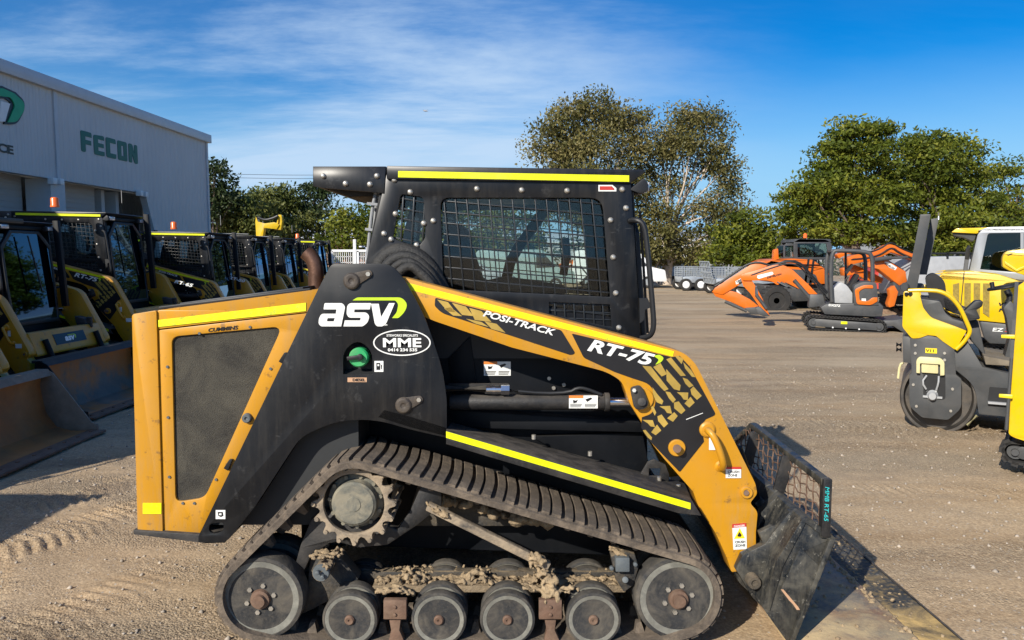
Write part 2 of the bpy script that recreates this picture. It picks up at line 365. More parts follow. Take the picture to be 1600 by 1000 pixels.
def make_track():
    circ = lambda c, r, n=60: [(c[0]+r*math.cos(2*PI*i/n), c[1]+r*math.sin(2*PI*i/n)) for i in range(n)]
    S = 1/385.0
    c0 = xz(407, 936); c1 = xz(553, 787); c2 = xz(1060, 935)
    pts = circ(c0, 79*S) + circ(c1, 75*S) + circ(c2, 77*S) + [(xz(470, 1000)[0], .0), (xz(1010, 1000)[0], .0)]
    path = hull(pts); path, st = resample(path, .026)
    n = len(path); m = MB(); nor = []
    for i in range(n):
        a, b = path[i-1], path[(i+1) % n]; d = Vector((b[0]-a[0], b[1]-a[1])).normalized(); nor.append((d.y, -d.x))
    TW = .405; t0 = .030                      # the path is the outer face of the lugs
    base, lug = .045, .018
    prof = [(0.0, lug+.002), (0.0, base), (TW, base), (TW, lug+.002), (TW-.012, lug-.002), (.012, lug-.002)]
    vs = []; fs = []; k = len(prof)
    for i in range(n):
        for y, dep in prof: vs.append((path[i][0]-nor[i][0]*dep, y, path[i][1]-nor[i][1]*dep))
    for i in range(n):
        j = (i+1) % n; fs += [(i*k+a, i*k+(a+1) % k, j*k+(a+1) % k, j*k+a) for a in range(k)]
    m.add(vs, fs)
    lp, ls = resample(path, .0505)            # tread bars, slightly bowed
    fine, fst = resample(path, .004); nf = len(fine)
    fn = []
    for i in range(nf):
        a, b = fine[i-3], fine[(i+3) % nf]; d = Vector((b[0]-a[0], b[1]-a[1])).normalized(); fn.append((d.y, -d.x))
    L_ = nf*fst; cnt = int(L_/.0505); cnt -= cnt % 2
    for q in range(cnt):
        s0 = L_*q/cnt; wdt = (.043 if q % 2 else .036)
        ys = [.014, .05, .14, .20, .27, .36, .391]; off = [.004, .0, -.006, -.008, -.006, .0, .004]
        vs = []; fs = []
        for y, o in zip(ys, off):
            for e, dep in ((0, lug), (0.06, 0), (.94, 0), (1, lug)):
                s = (s0 + o + e*wdt) / fst; i = int(s) % nf; jn = (i+1) % nf; t = s-int(s)
                x_ = fine[i][0]*(1-t)+fine[jn][0]*t; z_ = fine[i][1]*(1-t)+fine[jn][1]*t
                dd = dep if not (y in (ys[0], ys[-1]) and dep == 0) else .004
                vs.append((x_-fn[i][0]*dd, y, z_-fn[i][1]*dd))
        for r in range(len(ys)-1):
            for e in range(3): fs.append((r*4+e, r*4+e+1, r*4+e+5, r*4+e+4))
        fs += [(0, 1, 2, 3), tuple(len(vs)-4+i for i in (3, 2, 1, 0))]
        m.add(vs, fs)
    for q in range(0, cnt, 2):                # drive teeth on the inner face
        s = (L_*q/cnt)/fst; i = int(s) % nf; x_, z_ = fine[i]; nx, nz = fn[i]; tx, tz = -nz, nx
        for y in (.10, .255):
            c = [(x_-nx*base+tx*a, y+b, z_-nz*base+tz*a) for a in (-.022, .022) for b in (0, .05)]
            e = [(x_-nx*(base+.045)+tx*a, y+b, z_-nz*(base+.045)+tz*a) for a in (-.010, .010) for b in (.01, .04)]
            m.add(c+e, [(0,1,3,2),(4,6,7,5),(0,4,5,1),(2,3,7,6),(0,2,6,4),(1,5,7,3)])
    return m
def wheel_parts(root_, name, c, R_, y0, wd, big=False, yc=None):
    """tyre ring, dusty ring, disc and hub facing -y at y0"""
    def put(mb, nm, mt_, par, **k):
        if yc is not None: mb = mb.mirror(yc)
        return mb.build(nm, mt_, par, **k)
    X = Vector((c[0], y0, c[1])); A = (0, 1, 0)
    t = MB().lathe(X, A, [(R_*.88, .004), (R_*.91, 0), (R_*.985, .004), (R_, .012), (R_, wd-.012), (R_*.97, wd), (R_*.5, wd), (R_*.5, .02)], 44)
    tyre = put(t, name, 'rubber', root_)
    put(MB().lathe(X, A, [(R_*.72, .012), (R_*.76, .003), (R_*.895, .001), (R_*.90, .02)], 44), 'rim_ring', 'wheel_dust', tyre)
    p = [(R_*.70, .014), (R_*.66, .022), (R_*.5, .018), (R_*.47, .012), (R_*.36, .014), (R_*.32, .008), (R_*.30, .02)] if not big else \
        [(R_*.72, .016), (R_*.66, .03), (R_*.56, .022), (R_*.42, .018), (R_*.36, .02), (R_*.33, .012), (.01, .012)]
    put(MB().lathe(X, A, [(.008, p[-1][1])] + p[::-1], 44), 'disc', 'wheel_disc', tyre)
    hub = MB()
    if big: hub.lathe(X, A, [(.004, -.03), (.026, -.03), (.028, -.014), (.040, -.012), (.044, .01), (.044, .02)], 28)
    else: hub.lathe(X, A, [(.004, -.002), (.006, -.008), (.016, -.010), (.021, -.004), (.022, .02)], 20)
    put(hub, 'hub', 'rusty_steel', tyre)
    if big:
        MBp = MB().lathe(X, A, [(.03, .010), (R_*.40, .010), (R_*.41, .016)], 36); put(MBp, 'hub_flange', 'black_dusty', tyre)
        b = MB(); ring_bolts(b, c, R_*.33, 6, .0105, .016, y0+.011, .3); put(b, 'bolts', 'bolt_steel', tyre)
    return tyre
def gear(c, r0, r1, n, y, th):
    pts = []
    for k in range(n):
        a = 2*PI*k/n; s = 2*PI/n
        for da, r in ((-.30, r0), (-.20, r1*.93), (-.10, r1), (.10, r1), (.20, r1*.93), (.30, r0), (.5, r0*.955)):
            pts.append((c[0]+r*math.cos(a+da*s), c[1]+r*math.sin(a+da*s)))
    return pts
def lumps(m, pts, rmin, rmax, n, seed, spread):        # clods of dried mud: squashed jittered icospheres
    rnd = random.Random(seed)
    bm = bmesh.new(); bmesh.ops.create_icosphere(bm, subdivisions=1, radius=1); bv = [v.co.copy() for v in bm.verts]; bf = [tuple(v.index for v in f.verts) for f in bm.faces]; bm.free()
    for _ in range(n):
        i = rnd.random()*(len(pts)-1); a = Vector(pts[int(i)]); b = Vector(pts[int(i)+1]); p = a.lerp(b, i-int(i))
        p += Vector((rnd.uniform(-1, 1)*spread[0], rnd.uniform(-1, 1)*spread[1], rnd.uniform(-1, 1)*spread[2]))
        r = rnd.uniform(rmin, rmax); sx, sy, sz = [r*rnd.uniform(.6, 1.5) for _ in range(3)]
        m.add([(p.x + q.x*sx*rnd.uniform(.8, 1.2), p.y + q.y*sy*rnd.uniform(.8, 1.2), p.z + q.z*sz*rnd.uniform(.8, 1.2)) for q in bv], bf)

def caked(m, nm, parent, vox=.005):
    """overlapping clods fused into one caked crust"""
    o = m.build(nm, 'mud', parent, smooth=0); md = o.modifiers.new('r', 'REMESH'); md.mode = 'VOXEL'; md.voxel_size = vox; md.use_smooth_shade = True
    sm_ = o.modifiers.new('s', 'SMOOTH'); sm_.factor = .6; sm_.iterations = 4
    dg = bpy.context.evaluated_depsgraph_get(); m2 = bpy.data.meshes.new_from_object(o.evaluated_get(dg)); o.modifiers.clear(); old = o.data; o.data = m2; bpy.data.meshes.remove(old); m2.name = nm
    n = len(m2.vertices); co = np.empty(n*3); m2.vertices.foreach_get('co', co); co = co.reshape(-1, 3); rs = np.random.RandomState(3)
    co += rs.normal(size=co.shape)*.0008; m2.vertices.foreach_set('co', co.ravel()); m2.update(); m2.shade_smooth(); return o
def loader_core(rt):
    """everything the loaders in the yard share"""
    def two(nm, mb, m_, bevel=0.0, par=None, smooth=35):
        a = mb.build(nm, m_, par or rt, bevel, smooth); b = mb.mirror(YC).build(nm, m_, par or rt, bevel, smooth); return a, b
    def one(nm, mb, m_, bevel=0.0, par=None, smooth=35): return mb.build(nm, m_, par or rt, bevel, smooth)
    S = 1/385.0
    # ---- tracks and wheels
    tr = make_track(); two('track', tr, 'track_rubber', smooth=30)
    for yc in (None, YC):
        wheel_parts(rt, 'idler_wheel', xz(407, 936, .03), 70*S, .03, .10, True, yc)
        wheel_parts(rt, 'idler_wheel', xz(407, 936, .03), 69*S, .24, .10, True, yc)
        wheel_parts(rt, 'idler_wheel', xz(1060, 936, .03), 70*S, .03, .10, True, yc)
        wheel_parts(rt, 'idler_wheel', xz(1060, 936, .03), 69*S, .24, .10, True, yc)
        for u in (547, 686, 793, 927):
            for y in (.02, .105, .27, .345): wheel_parts(rt, 'road_wheel', xz(u, 967, .03), 45.5*S, y, .05, False, yc)
        sy = lambda mb: mb if yc is None else mb.mirror(yc)
        c = xz(553, 787, .05)
        for y in (.26, .045):
            sp = sy(MB().xz(gear(c, .153, .180, 16, y, .02), y, y+.022, [[(c[0]+.130*math.cos(2*PI*i/40), c[1]+.130*math.sin(2*PI*i/40)) for i in range(40)]])).build('drive_sprocket', 'sprocket_steel', rt, .004)
        b = MB(); 
        for k in range(16):
            a = 2*PI*k/16; p = Vector((c[0]+.170*math.cos(a), .036, c[1]+.170*math.sin(a))); b.cyl(p, p+Vector((0, .245, 0)), .009, 10)
        sy(b).build('sprocket_pins', 'sprocket_steel', sp)
        m = MB().lathe((c[0], .035, c[1]), (0, 1, 0), [(.004, 0), (.03, .0), (.032, .003), (.084, .003), (.088, .008), (.094, .012), (.096, .04), (.1, .05), (.118, .06), (.118, .2)], 36)
        ring_bolts(m, c, .110, 11, .009, .016, .092, .2)
        sy(m).build('drive_motor', 'hub_dusty', sp, smooth=30)
        fr = MB()                                              # undercarriage frame
        hs_ = MB()
        hs_.plate([(470, 850), (486, 812), (500, 800), (560, 800), (620, 828), (640, 800), (664, 745), (690, 745), (690, 790), (650, 822), (605, 852), (560, 856), (520, 845), (485, 870), (470, 905), (455, 905)], .12, .05)
        sy(hs_).build('drive_hanger', 'black_dusty', rt, .006)
        fr.plate([(655, 750), (850, 800), (872, 812), (870, 822), (640, 822), (640, 800)], .34, .05)
        sy(MB().tube([P(501, 896, .03), P(501, 896, .03)+Vector((.01, .5, .02))], .036, 18)).build('torsion_axle', 'sprocket_steel', rt)
        sy(MB().lathe(P(501, 896, .024), (0, 1, 0), [(.004, 0), (.034, 0), (.037, .01)], 20)).build('axle_cap', 'wheel_disc', rt)
        sy(MB().bar(P(668, 790, .10), P(858, 884, .10), .036, .036)).build('tension_rod', 'sprocket_steel', rt, .005)
        sy(MB().bar(P(585, 913, .19), P(975, 913, .19), .10, .03)).build('equaliser_bar', 'mud_film', rt, .004)
        fr.bar(P(520, 900, .28), P(1010, 900, .28), .05, .06)
        fr.plate([(955, 870), (975, 862), (992, 866), (998, 885), (990, 915), (975, 925), (962, 905)], .09, .06)
        fr.plate([(485, 870), (525, 862), (560, 905), (520, 935), (492, 950), (470, 960), (480, 915)], .15, .08)
        fr.plate([(985, 920), (1045, 900), (1080, 950), (1000, 975)], .15, .08)
        frame = sy(fr).build('track_frame', 'muddy_steel', rt, .004)
        for u in (617, 860):
            bx = MB().plate([(u-18, 938), (u+18, 938), (u+18, 968), (u-18, 968)], .01, .03).plate([(u-9, 968), (u+9, 968), (u+7, 985), (u+15, 1003), (u-10, 1003), (u-6, 985)], .03, .04)
            for v in (948, 960): q = P(u, v, .01); bx.cyl(q, q+Vector((0, -.008, 0)), .008, 8)
            sy(bx).build('axle_bracket', 'rusty_steel', frame, .003)
        mb_ = MB(); q = P(973, 888, .09); mb_.plate([(962, 872), (984, 872), (984, 894), (962, 894)], .05, .04); mb_.cyl(P(977, 906, .09), P(977, 906, .03), .014, 12)
        for u, v in ((955, 886), (992, 880), (505, 900), (497, 893)): p = P(u, v, .07 if u > 900 else .018); mb_.cyl(p, p+Vector((0, -.02, 0)), .010, 8)
        sy(mb_).build('tension_block', 'wheel_disc', frame, .004)
        md = MB()
        lumps(md, [P(588, 906, .19), P(975, 906, .19)], .004, 0.0115, 560, 5, (.006, .045, .003))
        for u in (640, 745, 850): lumps(md, [P(u-22, 906, .17), P(u, 893, .17), P(u+24, 906, .17)], .004, 0.0130, 60, 50+u, (.01, .05, .006))
        lumps(md, [P(835, 872, .12), P(858, 905, .08), P(862, 930, .05)], .004, 0.0130, 170, 6, (.035, .045, .016))
        lumps(md, [P(812, 915, .07), P(860, 925, .06), P(905, 918, .07)], .004, 0.0101, 90, 66, (.01, .03, .006))
        lumps(md, [P(592, 925, .07), P(617, 918, .07), P(642, 926, .07)], .004, 0.0108, 90, 7, (.02, .03, .010))
        lumps(md, [P(955, 856, .12), P(975, 866, .10)], .004, 0.0094, 60, 8, (.018, .04, .010))
        lumps(md, [P(488, 866, .08), P(510, 866, .07), P(538, 860, .1)], .004, 0.0094, 110, 9, (.012, .05, .003))
        lumps(md, [P(500, 900, .05), P(512, 880, .03)], .004, 0.0072, 50, 19, (.02, .02, .02))
        lumps(md, [P(655, 765, .2), P(700, 785, .22), P(800, 808, .28), P(850, 812, .30)], .014, .030, 46, 10, (.03, .04, .010))
        lumps(md, [P(668, 790, .08), P(700, 806, .08)], .004, 0.0101, 50, 11, (.012, .015, .010))
        lumps(md, [P(830, 868, .08), P(850, 878, .08)], .004, 0.0115, 50, 13, (.02, .02, .012))
        lumps(md, [P(620, 890, .25), P(690, 890, .3), P(960, 896, .25)], .004, 0.0094, 160, 12, (.03, .04, .006))
        caked(sy(md), 'dried_mud', frame)
    # ---- body
    xa = P(700, 700, .44).x; xb = P(1012, 700, .44).x; x0 = P(400, 700, .3).x
    b = MB().plate([(470, 850), (470, 470), (640, 440), (985, 500), (1008, 560), (1012, 700), (1012, 745), (1080, 830), (1080, 862), (1000, 870)], .44, W_-.88)
    one('chassis', b, 'black_body', .01)
    bl = MB().plate([(830, 682), (1004, 676), (1018, 745), (900, 722)], .40, .04)     # side box with the bolted flange
    bl.plate([(700, 560), (735, 525), (745, 600), (712, 640)], .425, .02)
    bl.plate([(697, 640), (1000, 660), (1010, 676), (697, 668)], .36, .08)
    two('side_box', bl, 'black_body', .004)
    f = MB()                                                    # fender: outer lip and sloping top
    f.plate([(697, 673), (1082, 783), (1096, 806), (1060, 802), (697, 694)], .05, .012)
    A = [P(697, 673, .05), P(1082, 783, .05)]; B = [P(697, 655, .42), P(1070, 755, .42)]
    A2 = [p+Vector((0, .012, 0)) for p in A]; th = Vector((0, 0, -.01))
    f.add([A2[0], A2[1], B[1], B[0], A2[0]+th, A2[1]+th, B[1]+th, B[0]+th], [(0,1,2,3),(7,6,5,4),(0,4,5,1),(1,5,6,2),(2,6,7,3),(3,7,4,0)])
    f.plate([(1000, 742), (1012, 722), (1022, 718), (1040, 726), (1046, 742), (1044, 758), (1000, 752)], .34, .012, [[(1014, 732), (1032, 732), (1032, 744), (1014, 744)]])
    fa, fb = two('fender', f, 'black_dusty', .002)
    two('bolts', (lambda m: [m.cyl(P(u, v, .436), P(u, v, .436)+Vector((0, -.008, 0)), .009, 8) for u, v in ((858, 591), (865, 606), (881, 601))] and [m.cyl(P(u, v, .30), P(u, v, .30)+Vector((0, 0, .02)), .010, 8) for u, v in ((834, 686), (922, 712), (1030, 752), (1060, 764))] and m)(MB()), 'bolt_steel')
    two('reflective_stripe', MB().plate([(697, 674), (1079, 786), (1079, 796), (697, 684)], .0475, .002), 'hivis', par=None)
    # ---- lift tower
    tw = [(518, 412, 8), (612, 412, 22), (634, 440), (663, 492, 30), (691, 575, 40), (698, 625, 10), (698, 684), (640, 671, 20), (590, 656, 30), (530, 656, 30),
          (470, 682, 30), (448, 715, 15), (398, 792), (358, 842, 3), (350, 847), (310, 847), (310, 838), (497, 452)]
    cut = [(536, 585), (536, 548, 18), (559, 530, 18), (582, 548, 18), (582, 585)]
    hole = [(327, 818, 6), (350, 816, 6), (349, 830, 6), (335, 835, 6), (326, 830, 6)]
    t = MB().plate(tw, .10, .014, [cut, hole])
    ta, tb = two('lift_tower', t, 'black_paint', .0035)
    inner = MB().plate([(525, 418), (608, 418), (655, 492), (685, 590), (690, 660), (640, 640), (560, 620), (470, 640), (420, 740), (330, 838), (320, 838), (500, 455)], .33, .012)
    inner.plate([(590, 652), (640, 668), (698, 682), (698, 668), (640, 650), (600, 640)], .10, .32)   # rear wheel-arch skin
    inner.plate([(350, 845), (398, 790), (448, 713), (470, 680), (530, 654), (590, 652), (590, 640), (530, 642), (466, 668), (440, 705), (390, 785), (340, 845)], .112, .32)
    inner.plate([(505, 452), (518, 412), (524, 412), (512, 452)], .112, .22)
    two('tower_inner_frame', inner, 'arch_black', .002)
    rc = MB().plate([(530, 588), (530, 540), (590, 540), (590, 588)], .17, .01)
    rc.add([P(535, 585, .112), P(584, 585, .112), P(586, 576, .17), P(534, 576, .17)], [(0, 1, 2, 3)])
    two('filler_recess', rc, 'cab_dark')
    cp = MB().lathe(P(560, 559, .10), (0, 1, 0), [(.004, .0), (.036, .0), (.042, .008), (.042, .05)], 24); c_ = P(560, 559, .10)
    two('fuel_cap', cp, 'green_plastic')
    two('fuel_cap_lever', MB().bar(c_+Vector((-.045, -.008, -.002)), c_+Vector((.006, -.012, .006)), .018, .016).cyl(c_+Vector((.008, 0, .004)), c_+Vector((.008, -.02, .004)), .014, 10), 'black_plastic', .002)
    for u, v, du, dv in ((550, 439, 26, -11), (631, 633, 24, -9)):
        m = MB(); c = P(u, v, .10); e = P(u+du, v+dv, .10)
        m.lathe(c+Vector((0, -.018, 0)), (0, 1, 0), [(.004, .004), (.010, .003), (.012, 0), (.028, 0), (.034, .006), (.036, .018)], 24)
        m.poly([(c.x+.036*math.cos(a), c.z+.036*math.sin(a)) for a in np.linspace(PI*.5-.3, PI*1.5-.1, 10)] + [(e.x+.017*math.cos(a), e.z+.017*math.sin(a)) for a in np.linspace(-PI*.45, PI*.55, 8)], [], lambda x, z: (x, .092, z), lambda x, z: (x, .1, z))
        two('pivot_pin', m, 'pin_steel', .002)
        two('pin_bolt', MB().cyl(e+Vector((0, -.016, 0)), e, .010, 6), 'bolt_steel')
    # ---- rear hood
    h = MB().plate([(206, 491, 5), (244, 485, 3), (254, 831, 2), (215, 829, 4)], .13, W_-.26)
    one('rear_cover', h, 'yellow_paint', .014)
    ht = MB().plate([(246, 485, 3), (505, 451), (495, 486), (247, 514)], .14, W_-.28)
    one('hood_top', ht, 'yellow_paint', .012)
    win = [(268, 526, 12), (441, 510, 16), (320, 778, 12), (274, 785, 12)]
    dr = MB().plate([(247, 516), (492, 488), (480, 520), (312, 834), (256, 831)], .14, .02, [win])
    da, db = two('side_door', dr, 'yellow_paint', .003)
    two('mesh_screen', MB().plate([(262, 520), (448, 504), (322, 788), (266, 790)], .152, .006), 'dark_screen')
    two('door_latch', MB().lathe(P(385, 654, .125), (0, 1, 0), [(.004, .002), (.007, .001), (.008, -.004), (.016, -.004), (.02, .0), (.022, .016)], 18), 'wheel_disc')
    hg = MB()
    for u, v in ((440, 565), (354, 732)): hg.plate([(u-5, v), (u+4, v-14), (u+9, v-14), (u+2, v+4)], .125, .014)
    two('hinge', hg, 'black_plastic', .002)
    bt = MB()
    for u, v in ((262, 573), (263, 652), (265, 745), (286, 786), (304, 786), (338, 749), (423, 576), (391, 511), (312, 521)): p = P(u, v, .14); bt.cyl(p, p+Vector((0, -.005, 0)), .006, 10)
    two('screws', bt, 'wheel_disc')
    two('reflective_stripe', MB().plate([(247, 500), (478, 473), (478, 486), (247, 511)], .1365, .002), 'hivis')
    two('reflective_patch', MB().plate([(223, 786), (252, 786), (252, 803), (223, 803)], .1275, .002), 'hivis')
    one('engine_block', MB().plate([(268, 520), (560, 470), (560, 820), (268, 820)], .19, W_-.38), 'cab_dark')
    one('belly_plate', MB().plate([(208, 828), (352, 838), (352, 848), (322, 849), (208, 835)], .12, W_-.24), 'black_dusty', .004)
    dk = MB(); z0 = P(244, 484, .2)
    dk.bar(P(250, 481, .22), P(486, 452, .22), .03, .012); dk.bar(P(300, 474, .4), P(486, 450, .4), .25, .02)
    one('hood_grille', dk, 'black_plastic', .003)
    # ---- exhaust
    ex = [P(494, 458, .5), P(494, 440, .5), P(494, 420, .5), P(489, 404, .5), P(478, 394, .5)]
    e = MB().tube(ex, .036, 18, 2); e.cyl(P(494, 455, .5), P(494, 447, .5), .043, 18)
    one('exhaust_pipe', e, 'exhaust_steel')
    # ---- cab
    CY = .42; CW = W_-2*CY
    side = [(605, 268), (985, 270), (1001, 528), (990, 540), (700, 470), (572, 430), (572, 408)]
    w1 = [(688, 309, 14), (941, 309, 20), (953, 459), (953, 464), (693, 452, 10)]
    w2 = [(858, 472), (953, 476), (956, 512), (858, 490)]
    w3 = [(626, 303, 6), (662, 308, 8), (665, 372, 8), (652, 388, 6), (614, 372, 4)]
    ca, cb = two('cab_side_panel', MB().plate(side, CY, .012, [w1, w2, w3]), 'black_paint', .002)
    gr = MB()
    for k in range(15):                                   # side guard grille
        u = 697 + k*17.8
        gr.bar(P(u-4, 303, CY+.014), P(u+12, 478, CY+.014), .0058, .006, (0, 1, 0))
    for k in range(11):
        v = 296 + k*17.2
        gr.bar(P(683, v, CY+.018), P(957, v+24, CY+.018), .0058, .006, (0, 1, 0))
    for k in range(5):
        v = 474 + k*11; gr.bar(P(853, v, CY+.018), P(960, v+4, CY+.018), .006, .006, (0, 1, 0))
    for k in range(7):
        u = 866+k*15; gr.bar(P(u, 466, CY+.014), P(u+3, 516, CY+.014), .006, .006, (0, 1, 0))
    for k in range(4): gr.bar(P(614+k*17, 298, CY+.014), P(608+k*17, 394, CY+.014), .007, .006, (0, 1, 0))
    for k in range(6): gr.bar(P(608, 306+k*16, CY+.018), P(672, 318+k*16, CY+.018), .007, .006, (0, 1, 0))
    two('window_guard', gr, 'guard_steel', .0012)
    two('side_window', MB().plate([(606, 296), (965, 296), (975, 518), (606, 430)], CY+.035, .004), 'cab_glass')
    sb = MB()
    for u, v in ((616, 281), (745, 295), (815, 297), (886, 298), (972, 296), (978, 325), (954, 344), (958, 402), (962, 458), (967, 512), (677, 345), (641, 300), (618, 334), (600, 365), (611, 374), (662, 349), (651, 383)):
        p = P(u, v, CY); sb.lathe(p+Vector((0, -.012, 0)), (0, 1, 0), [(.004, 0), (.008, .001), (.010, .005), (.013, .008), (.013, .012)], 12)
    two('panel_bolts', sb, 'bolt_steel')
    roof = MB().plate([(604, 259), (1006, 265), (1009, 268), (986, 286), (604, 280)], CY-.015, CW+.03)
    rf = one('cab_roof', roof, 'black_paint', .005)
    two('reflective_stripe', MB().plate([(622, 267), (983, 274), (983, 284), (622, 277)], CY-.018, .002), 'hivis')
    rb = MB().plate([(489, 260), (603, 260), (600, 302), (578, 300), (505, 294), (489, 291)], CY-.005, .012)
    rb2 = MB().plate([(489, 260), (603, 260), (603, 264), (489, 264)], CY+.007, CW-.014).plate([(489, 264), (493, 264), (493, 290), (489, 290)], CY+.007, CW-.014)
    rb2.v += []; 
    q = MB(); q.add(rb.v, rb.f); q.add(rb.mirror(YC).v, rb.f); q.add(rb2.v, rb2.f)
    hd = one('rear_headboard', q, 'black_paint', .002)
    one('air_conditioner', MB().plate([(510, 272), (600, 272), (598, 306), (545, 308), (512, 296)], CY+.1, CW-.2), 'black_dusty', .01)
    b2 = MB()
    for u, v in ((505, 275), (540, 287), (578, 288), (589, 275)): p = P(u, v, CY-.005); b2.lathe(p+Vector((0, -.012, 0)), (0, 1, 0), [(.004, 0), (.008, .001), (.010, .005), (.013, .008), (.013, .012)], 12)
    two('headboard_bolts', b2, 'bolt_steel')
    pp = MB()
    for k, (u, y) in enumerate(((577, .46), (583, .50), (590, .47))): pp.tube([P(u+10-k*4, 300, y), P(u+4, 330, y), P(u-1, 380, y), P(u-5, 425, y)], .008, 8, 1)
    pp.bar(P(574, 318, .45), P(594, 320, .45), .02, .012); pp.bar(P(571, 358, .45), P(590, 360, .45), .02, .012)
    one('coolant_pipes', pp, 'grey_plastic')
    cbk = MB().plate([(598, 275), (608, 275), (578, 430), (568, 430)], CY+.012, .09).plate([(598, 275), (608, 275), (578, 430), (568, 430)], W_-CY-.102, .09)
    cbk.plate([(594, 300), (604, 300), (601, 316), (592, 316)], CY+.1, CW-.2).plate([(572, 408), (582, 408), (578, 430), (568, 430)], CY+.1, CW-.2)
    one('cab_rear_frame', cbk, 'black_body', .003)
    fl = MB().plate([(575, 470), (700, 500), (1000, 535), (1003, 560), (575, 560)], CY+.013, CW-.026)
    one('cab_floor', fl, 'cab_dark')
    ff = MB()                                              # front frame and door
    for y in (CY+.012, W_-CY-.062): ff.plate([(972, 286), (990, 286), (1003, 560), (985, 560)], y, .05)
    ff.plate([(974, 286), (990, 286), (991, 300), (975, 300)], CY+.062, CW-.124).plate([(985, 520), (1001, 520), (1003, 560), (987, 560)], CY+.062, CW-.124)
    one('cab_front_frame', ff, 'black_body', .003)
    g0, g1 = P(992, 302, CY), P(1019, 668, CY); ya, yb = CY+.05, W_-CY-.05
    def gp(y, t, off): q = g0.lerp(g1, t); return (q.x+off, y, q.z)
    ol = [(ya+.02, .97), (ya, .6), (ya, .16), (ya+.17, 0), (yb-.17, 0), (yb, .16), (yb, .6), (yb-.02, .97)]; il = [(y+(.035 if y < YC else -.035), min(.93, max(.03, t+(.03 if t < .5 else -.04)))) for y, t in ol]
    dg_ = MB().poly(il, [], lambda y, t: gp(y, t, .004), lambda y, t: gp(y, t, .009)).build('front_door_glass', 'door_glass', rt, smooth=0)
    MB().poly(ol, [il], lambda y, t: gp(y, t, .016), lambda y, t: gp(y, t, -.012)).build('door_frame', 'black_plastic', rt, .004)
    one('wiper', MB().bar(P(1000, 330, CY+.4), P(1012, 520, CY+.5), .012, .012), 'black_plastic', par=dg_)
    st = MB().plate([(690, 462), (830, 476), (836, 452, 8), (750, 440, 10), (724, 350, 14), (700, 345, 14), (690, 390)], YC-.2, .4)
    one('operator_seat', st, 'seat_black', .03)
    jj = MB()
    for y in (YC-.34, YC+.30):
        jj.plate([(760, 458), (880, 474), (885, 446, 8), (790, 432, 8), (752, 440, 8)], y, .07); jj.tube([P(880, 430, y+.04), P(886, 395, y+.04), P(882, 372, y+.04)], .02, 8, 1)
    jj.plate([(700, 290), (860, 292), (850, 306), (720, 306)], YC-.3, .6)
    jj.tube([P(870, 300, YC+.2), P(840, 345, YC+.3), P(800, 400, YC+.33), P(790, 440, YC+.33)], .03, 8, 1)
    one('control_console', jj, 'cab_dark', .01)
    hb = MB().tube([P(984, 345, CY), P(994, 343, CY-.04), P(1006, 349, CY-.05), P(1011, 380, CY-.05), P(1020, 480, CY-.05), P(1022, 512, CY-.05), P(1016, 526, CY-.04), P(1002, 528, CY)], .0125, 10, 2)
    hb.plate([(999, 466), (1012, 466), (1018, 480), (1008, 484), (1006, 500), (1000, 505)], CY-.05, .02)
    two('grab_handle', hb, 'black_plastic')
    x_ = P(1012, 290, CY+.05).x
    for y in (CY, W_-CY-.16):
        l1 = one('work_lamp', MB().plate([(984, 296), (1006, 278, 4), (1012, 284, 4), (1012, 300, 5), (1000, 302, 4)], y, .16, (), CY), 'black_plastic', .006)
        one('lamp_lens', MB().box(x_-.005, y+.02, P(1012, 298, CY).z, x_+.003, y+.14, P(1012, 284, CY).z), 'lamp_glass', .002, par=l1)
    # ---- hoses behind the tower
    hs = MB()
    for k, (r, y) in enumerate(((.036, .40), (.024, .34), (.018, .30), (.022, .28))):
        hs.tube([P(588+k*5, 470, y), P(590+k*9, 405+k*9, y), P(628+k*4, 388+k*8, y), P(662, 404+k*9, y), P(684-k*3, 438+k*3, y), P(700-k*4, 475, y)], r, 12, 2)
    one('hydraulic_hoses', hs, 'hose_rubber')
    # ---- lift cylinder
    for yc in (None, YC):
        sy = lambda mb: mb if yc is None else mb.mirror(yc)
        lc = sy(MB().cyl(P(703, 628, .27), P(944, 628, .27), .036, 20).cyl(P(944, 628, .27), P(952, 628, .27), .042, 20).plate([(700, 600), (795, 600), (795, 606), (700, 612)], .26, .02)).build('lift_cylinder', 'black_dusty', rt, .003)
        sy(MB().cyl(P(952, 628, .27), P(1003, 628, .27), .023, 16)).build('cylinder_rod', 'chrome', lc)
        sy(MB().tube([P(690, 607, .24), P(760, 608, .24)], .018, 12)).build('hose', 'rubber', lc)
        sy(MB().cyl(P(758, 609, .24), P(783, 609, .24), .017, 12).cyl(P(770, 609, .24), P(774, 609, .24), .020, 12).cyl(P(783, 609, .24), P(796, 609, .24), .023, 6)).build('hose_fitting', 'chrome', lc)
        sy(MB().tube([P(796, 610, .24), P(850, 615, .25), P(890, 613, .25), P(902, 606, .25), P(915, 607, .25), P(940, 617, .25)], .008, 8, 1)).build('steel_line', 'black_plastic', lc)
    # ---- lift arms
    arm = [(600, 432), (632, 434), (1050, 545), (1070, 552, 10), (1087, 568, 10), (1181, 757, 6), (1183, 772, 4), (1172, 786, 4), (1184, 800, 6), (1181, 832), (1181, 889, 3), (1143, 894, 3),
           (1136, 872), (1118, 832, 10), (1092, 793, 6), (1083, 768), (1037, 716), (1013, 686), (1008, 668), (984, 630), (972, 596, 10), (948, 581, 14), (800, 543), (680, 502), (600, 470)]
    am = MB().plate(arm, .14, .11)
    aa, ab = two('lift_arm', am, 'yellow_paint', .006)
    fold = MB().plate([(1086, 770), (1182, 762), (1178, 784), (1093, 786)], .128, .02)
    fold.add([], [])
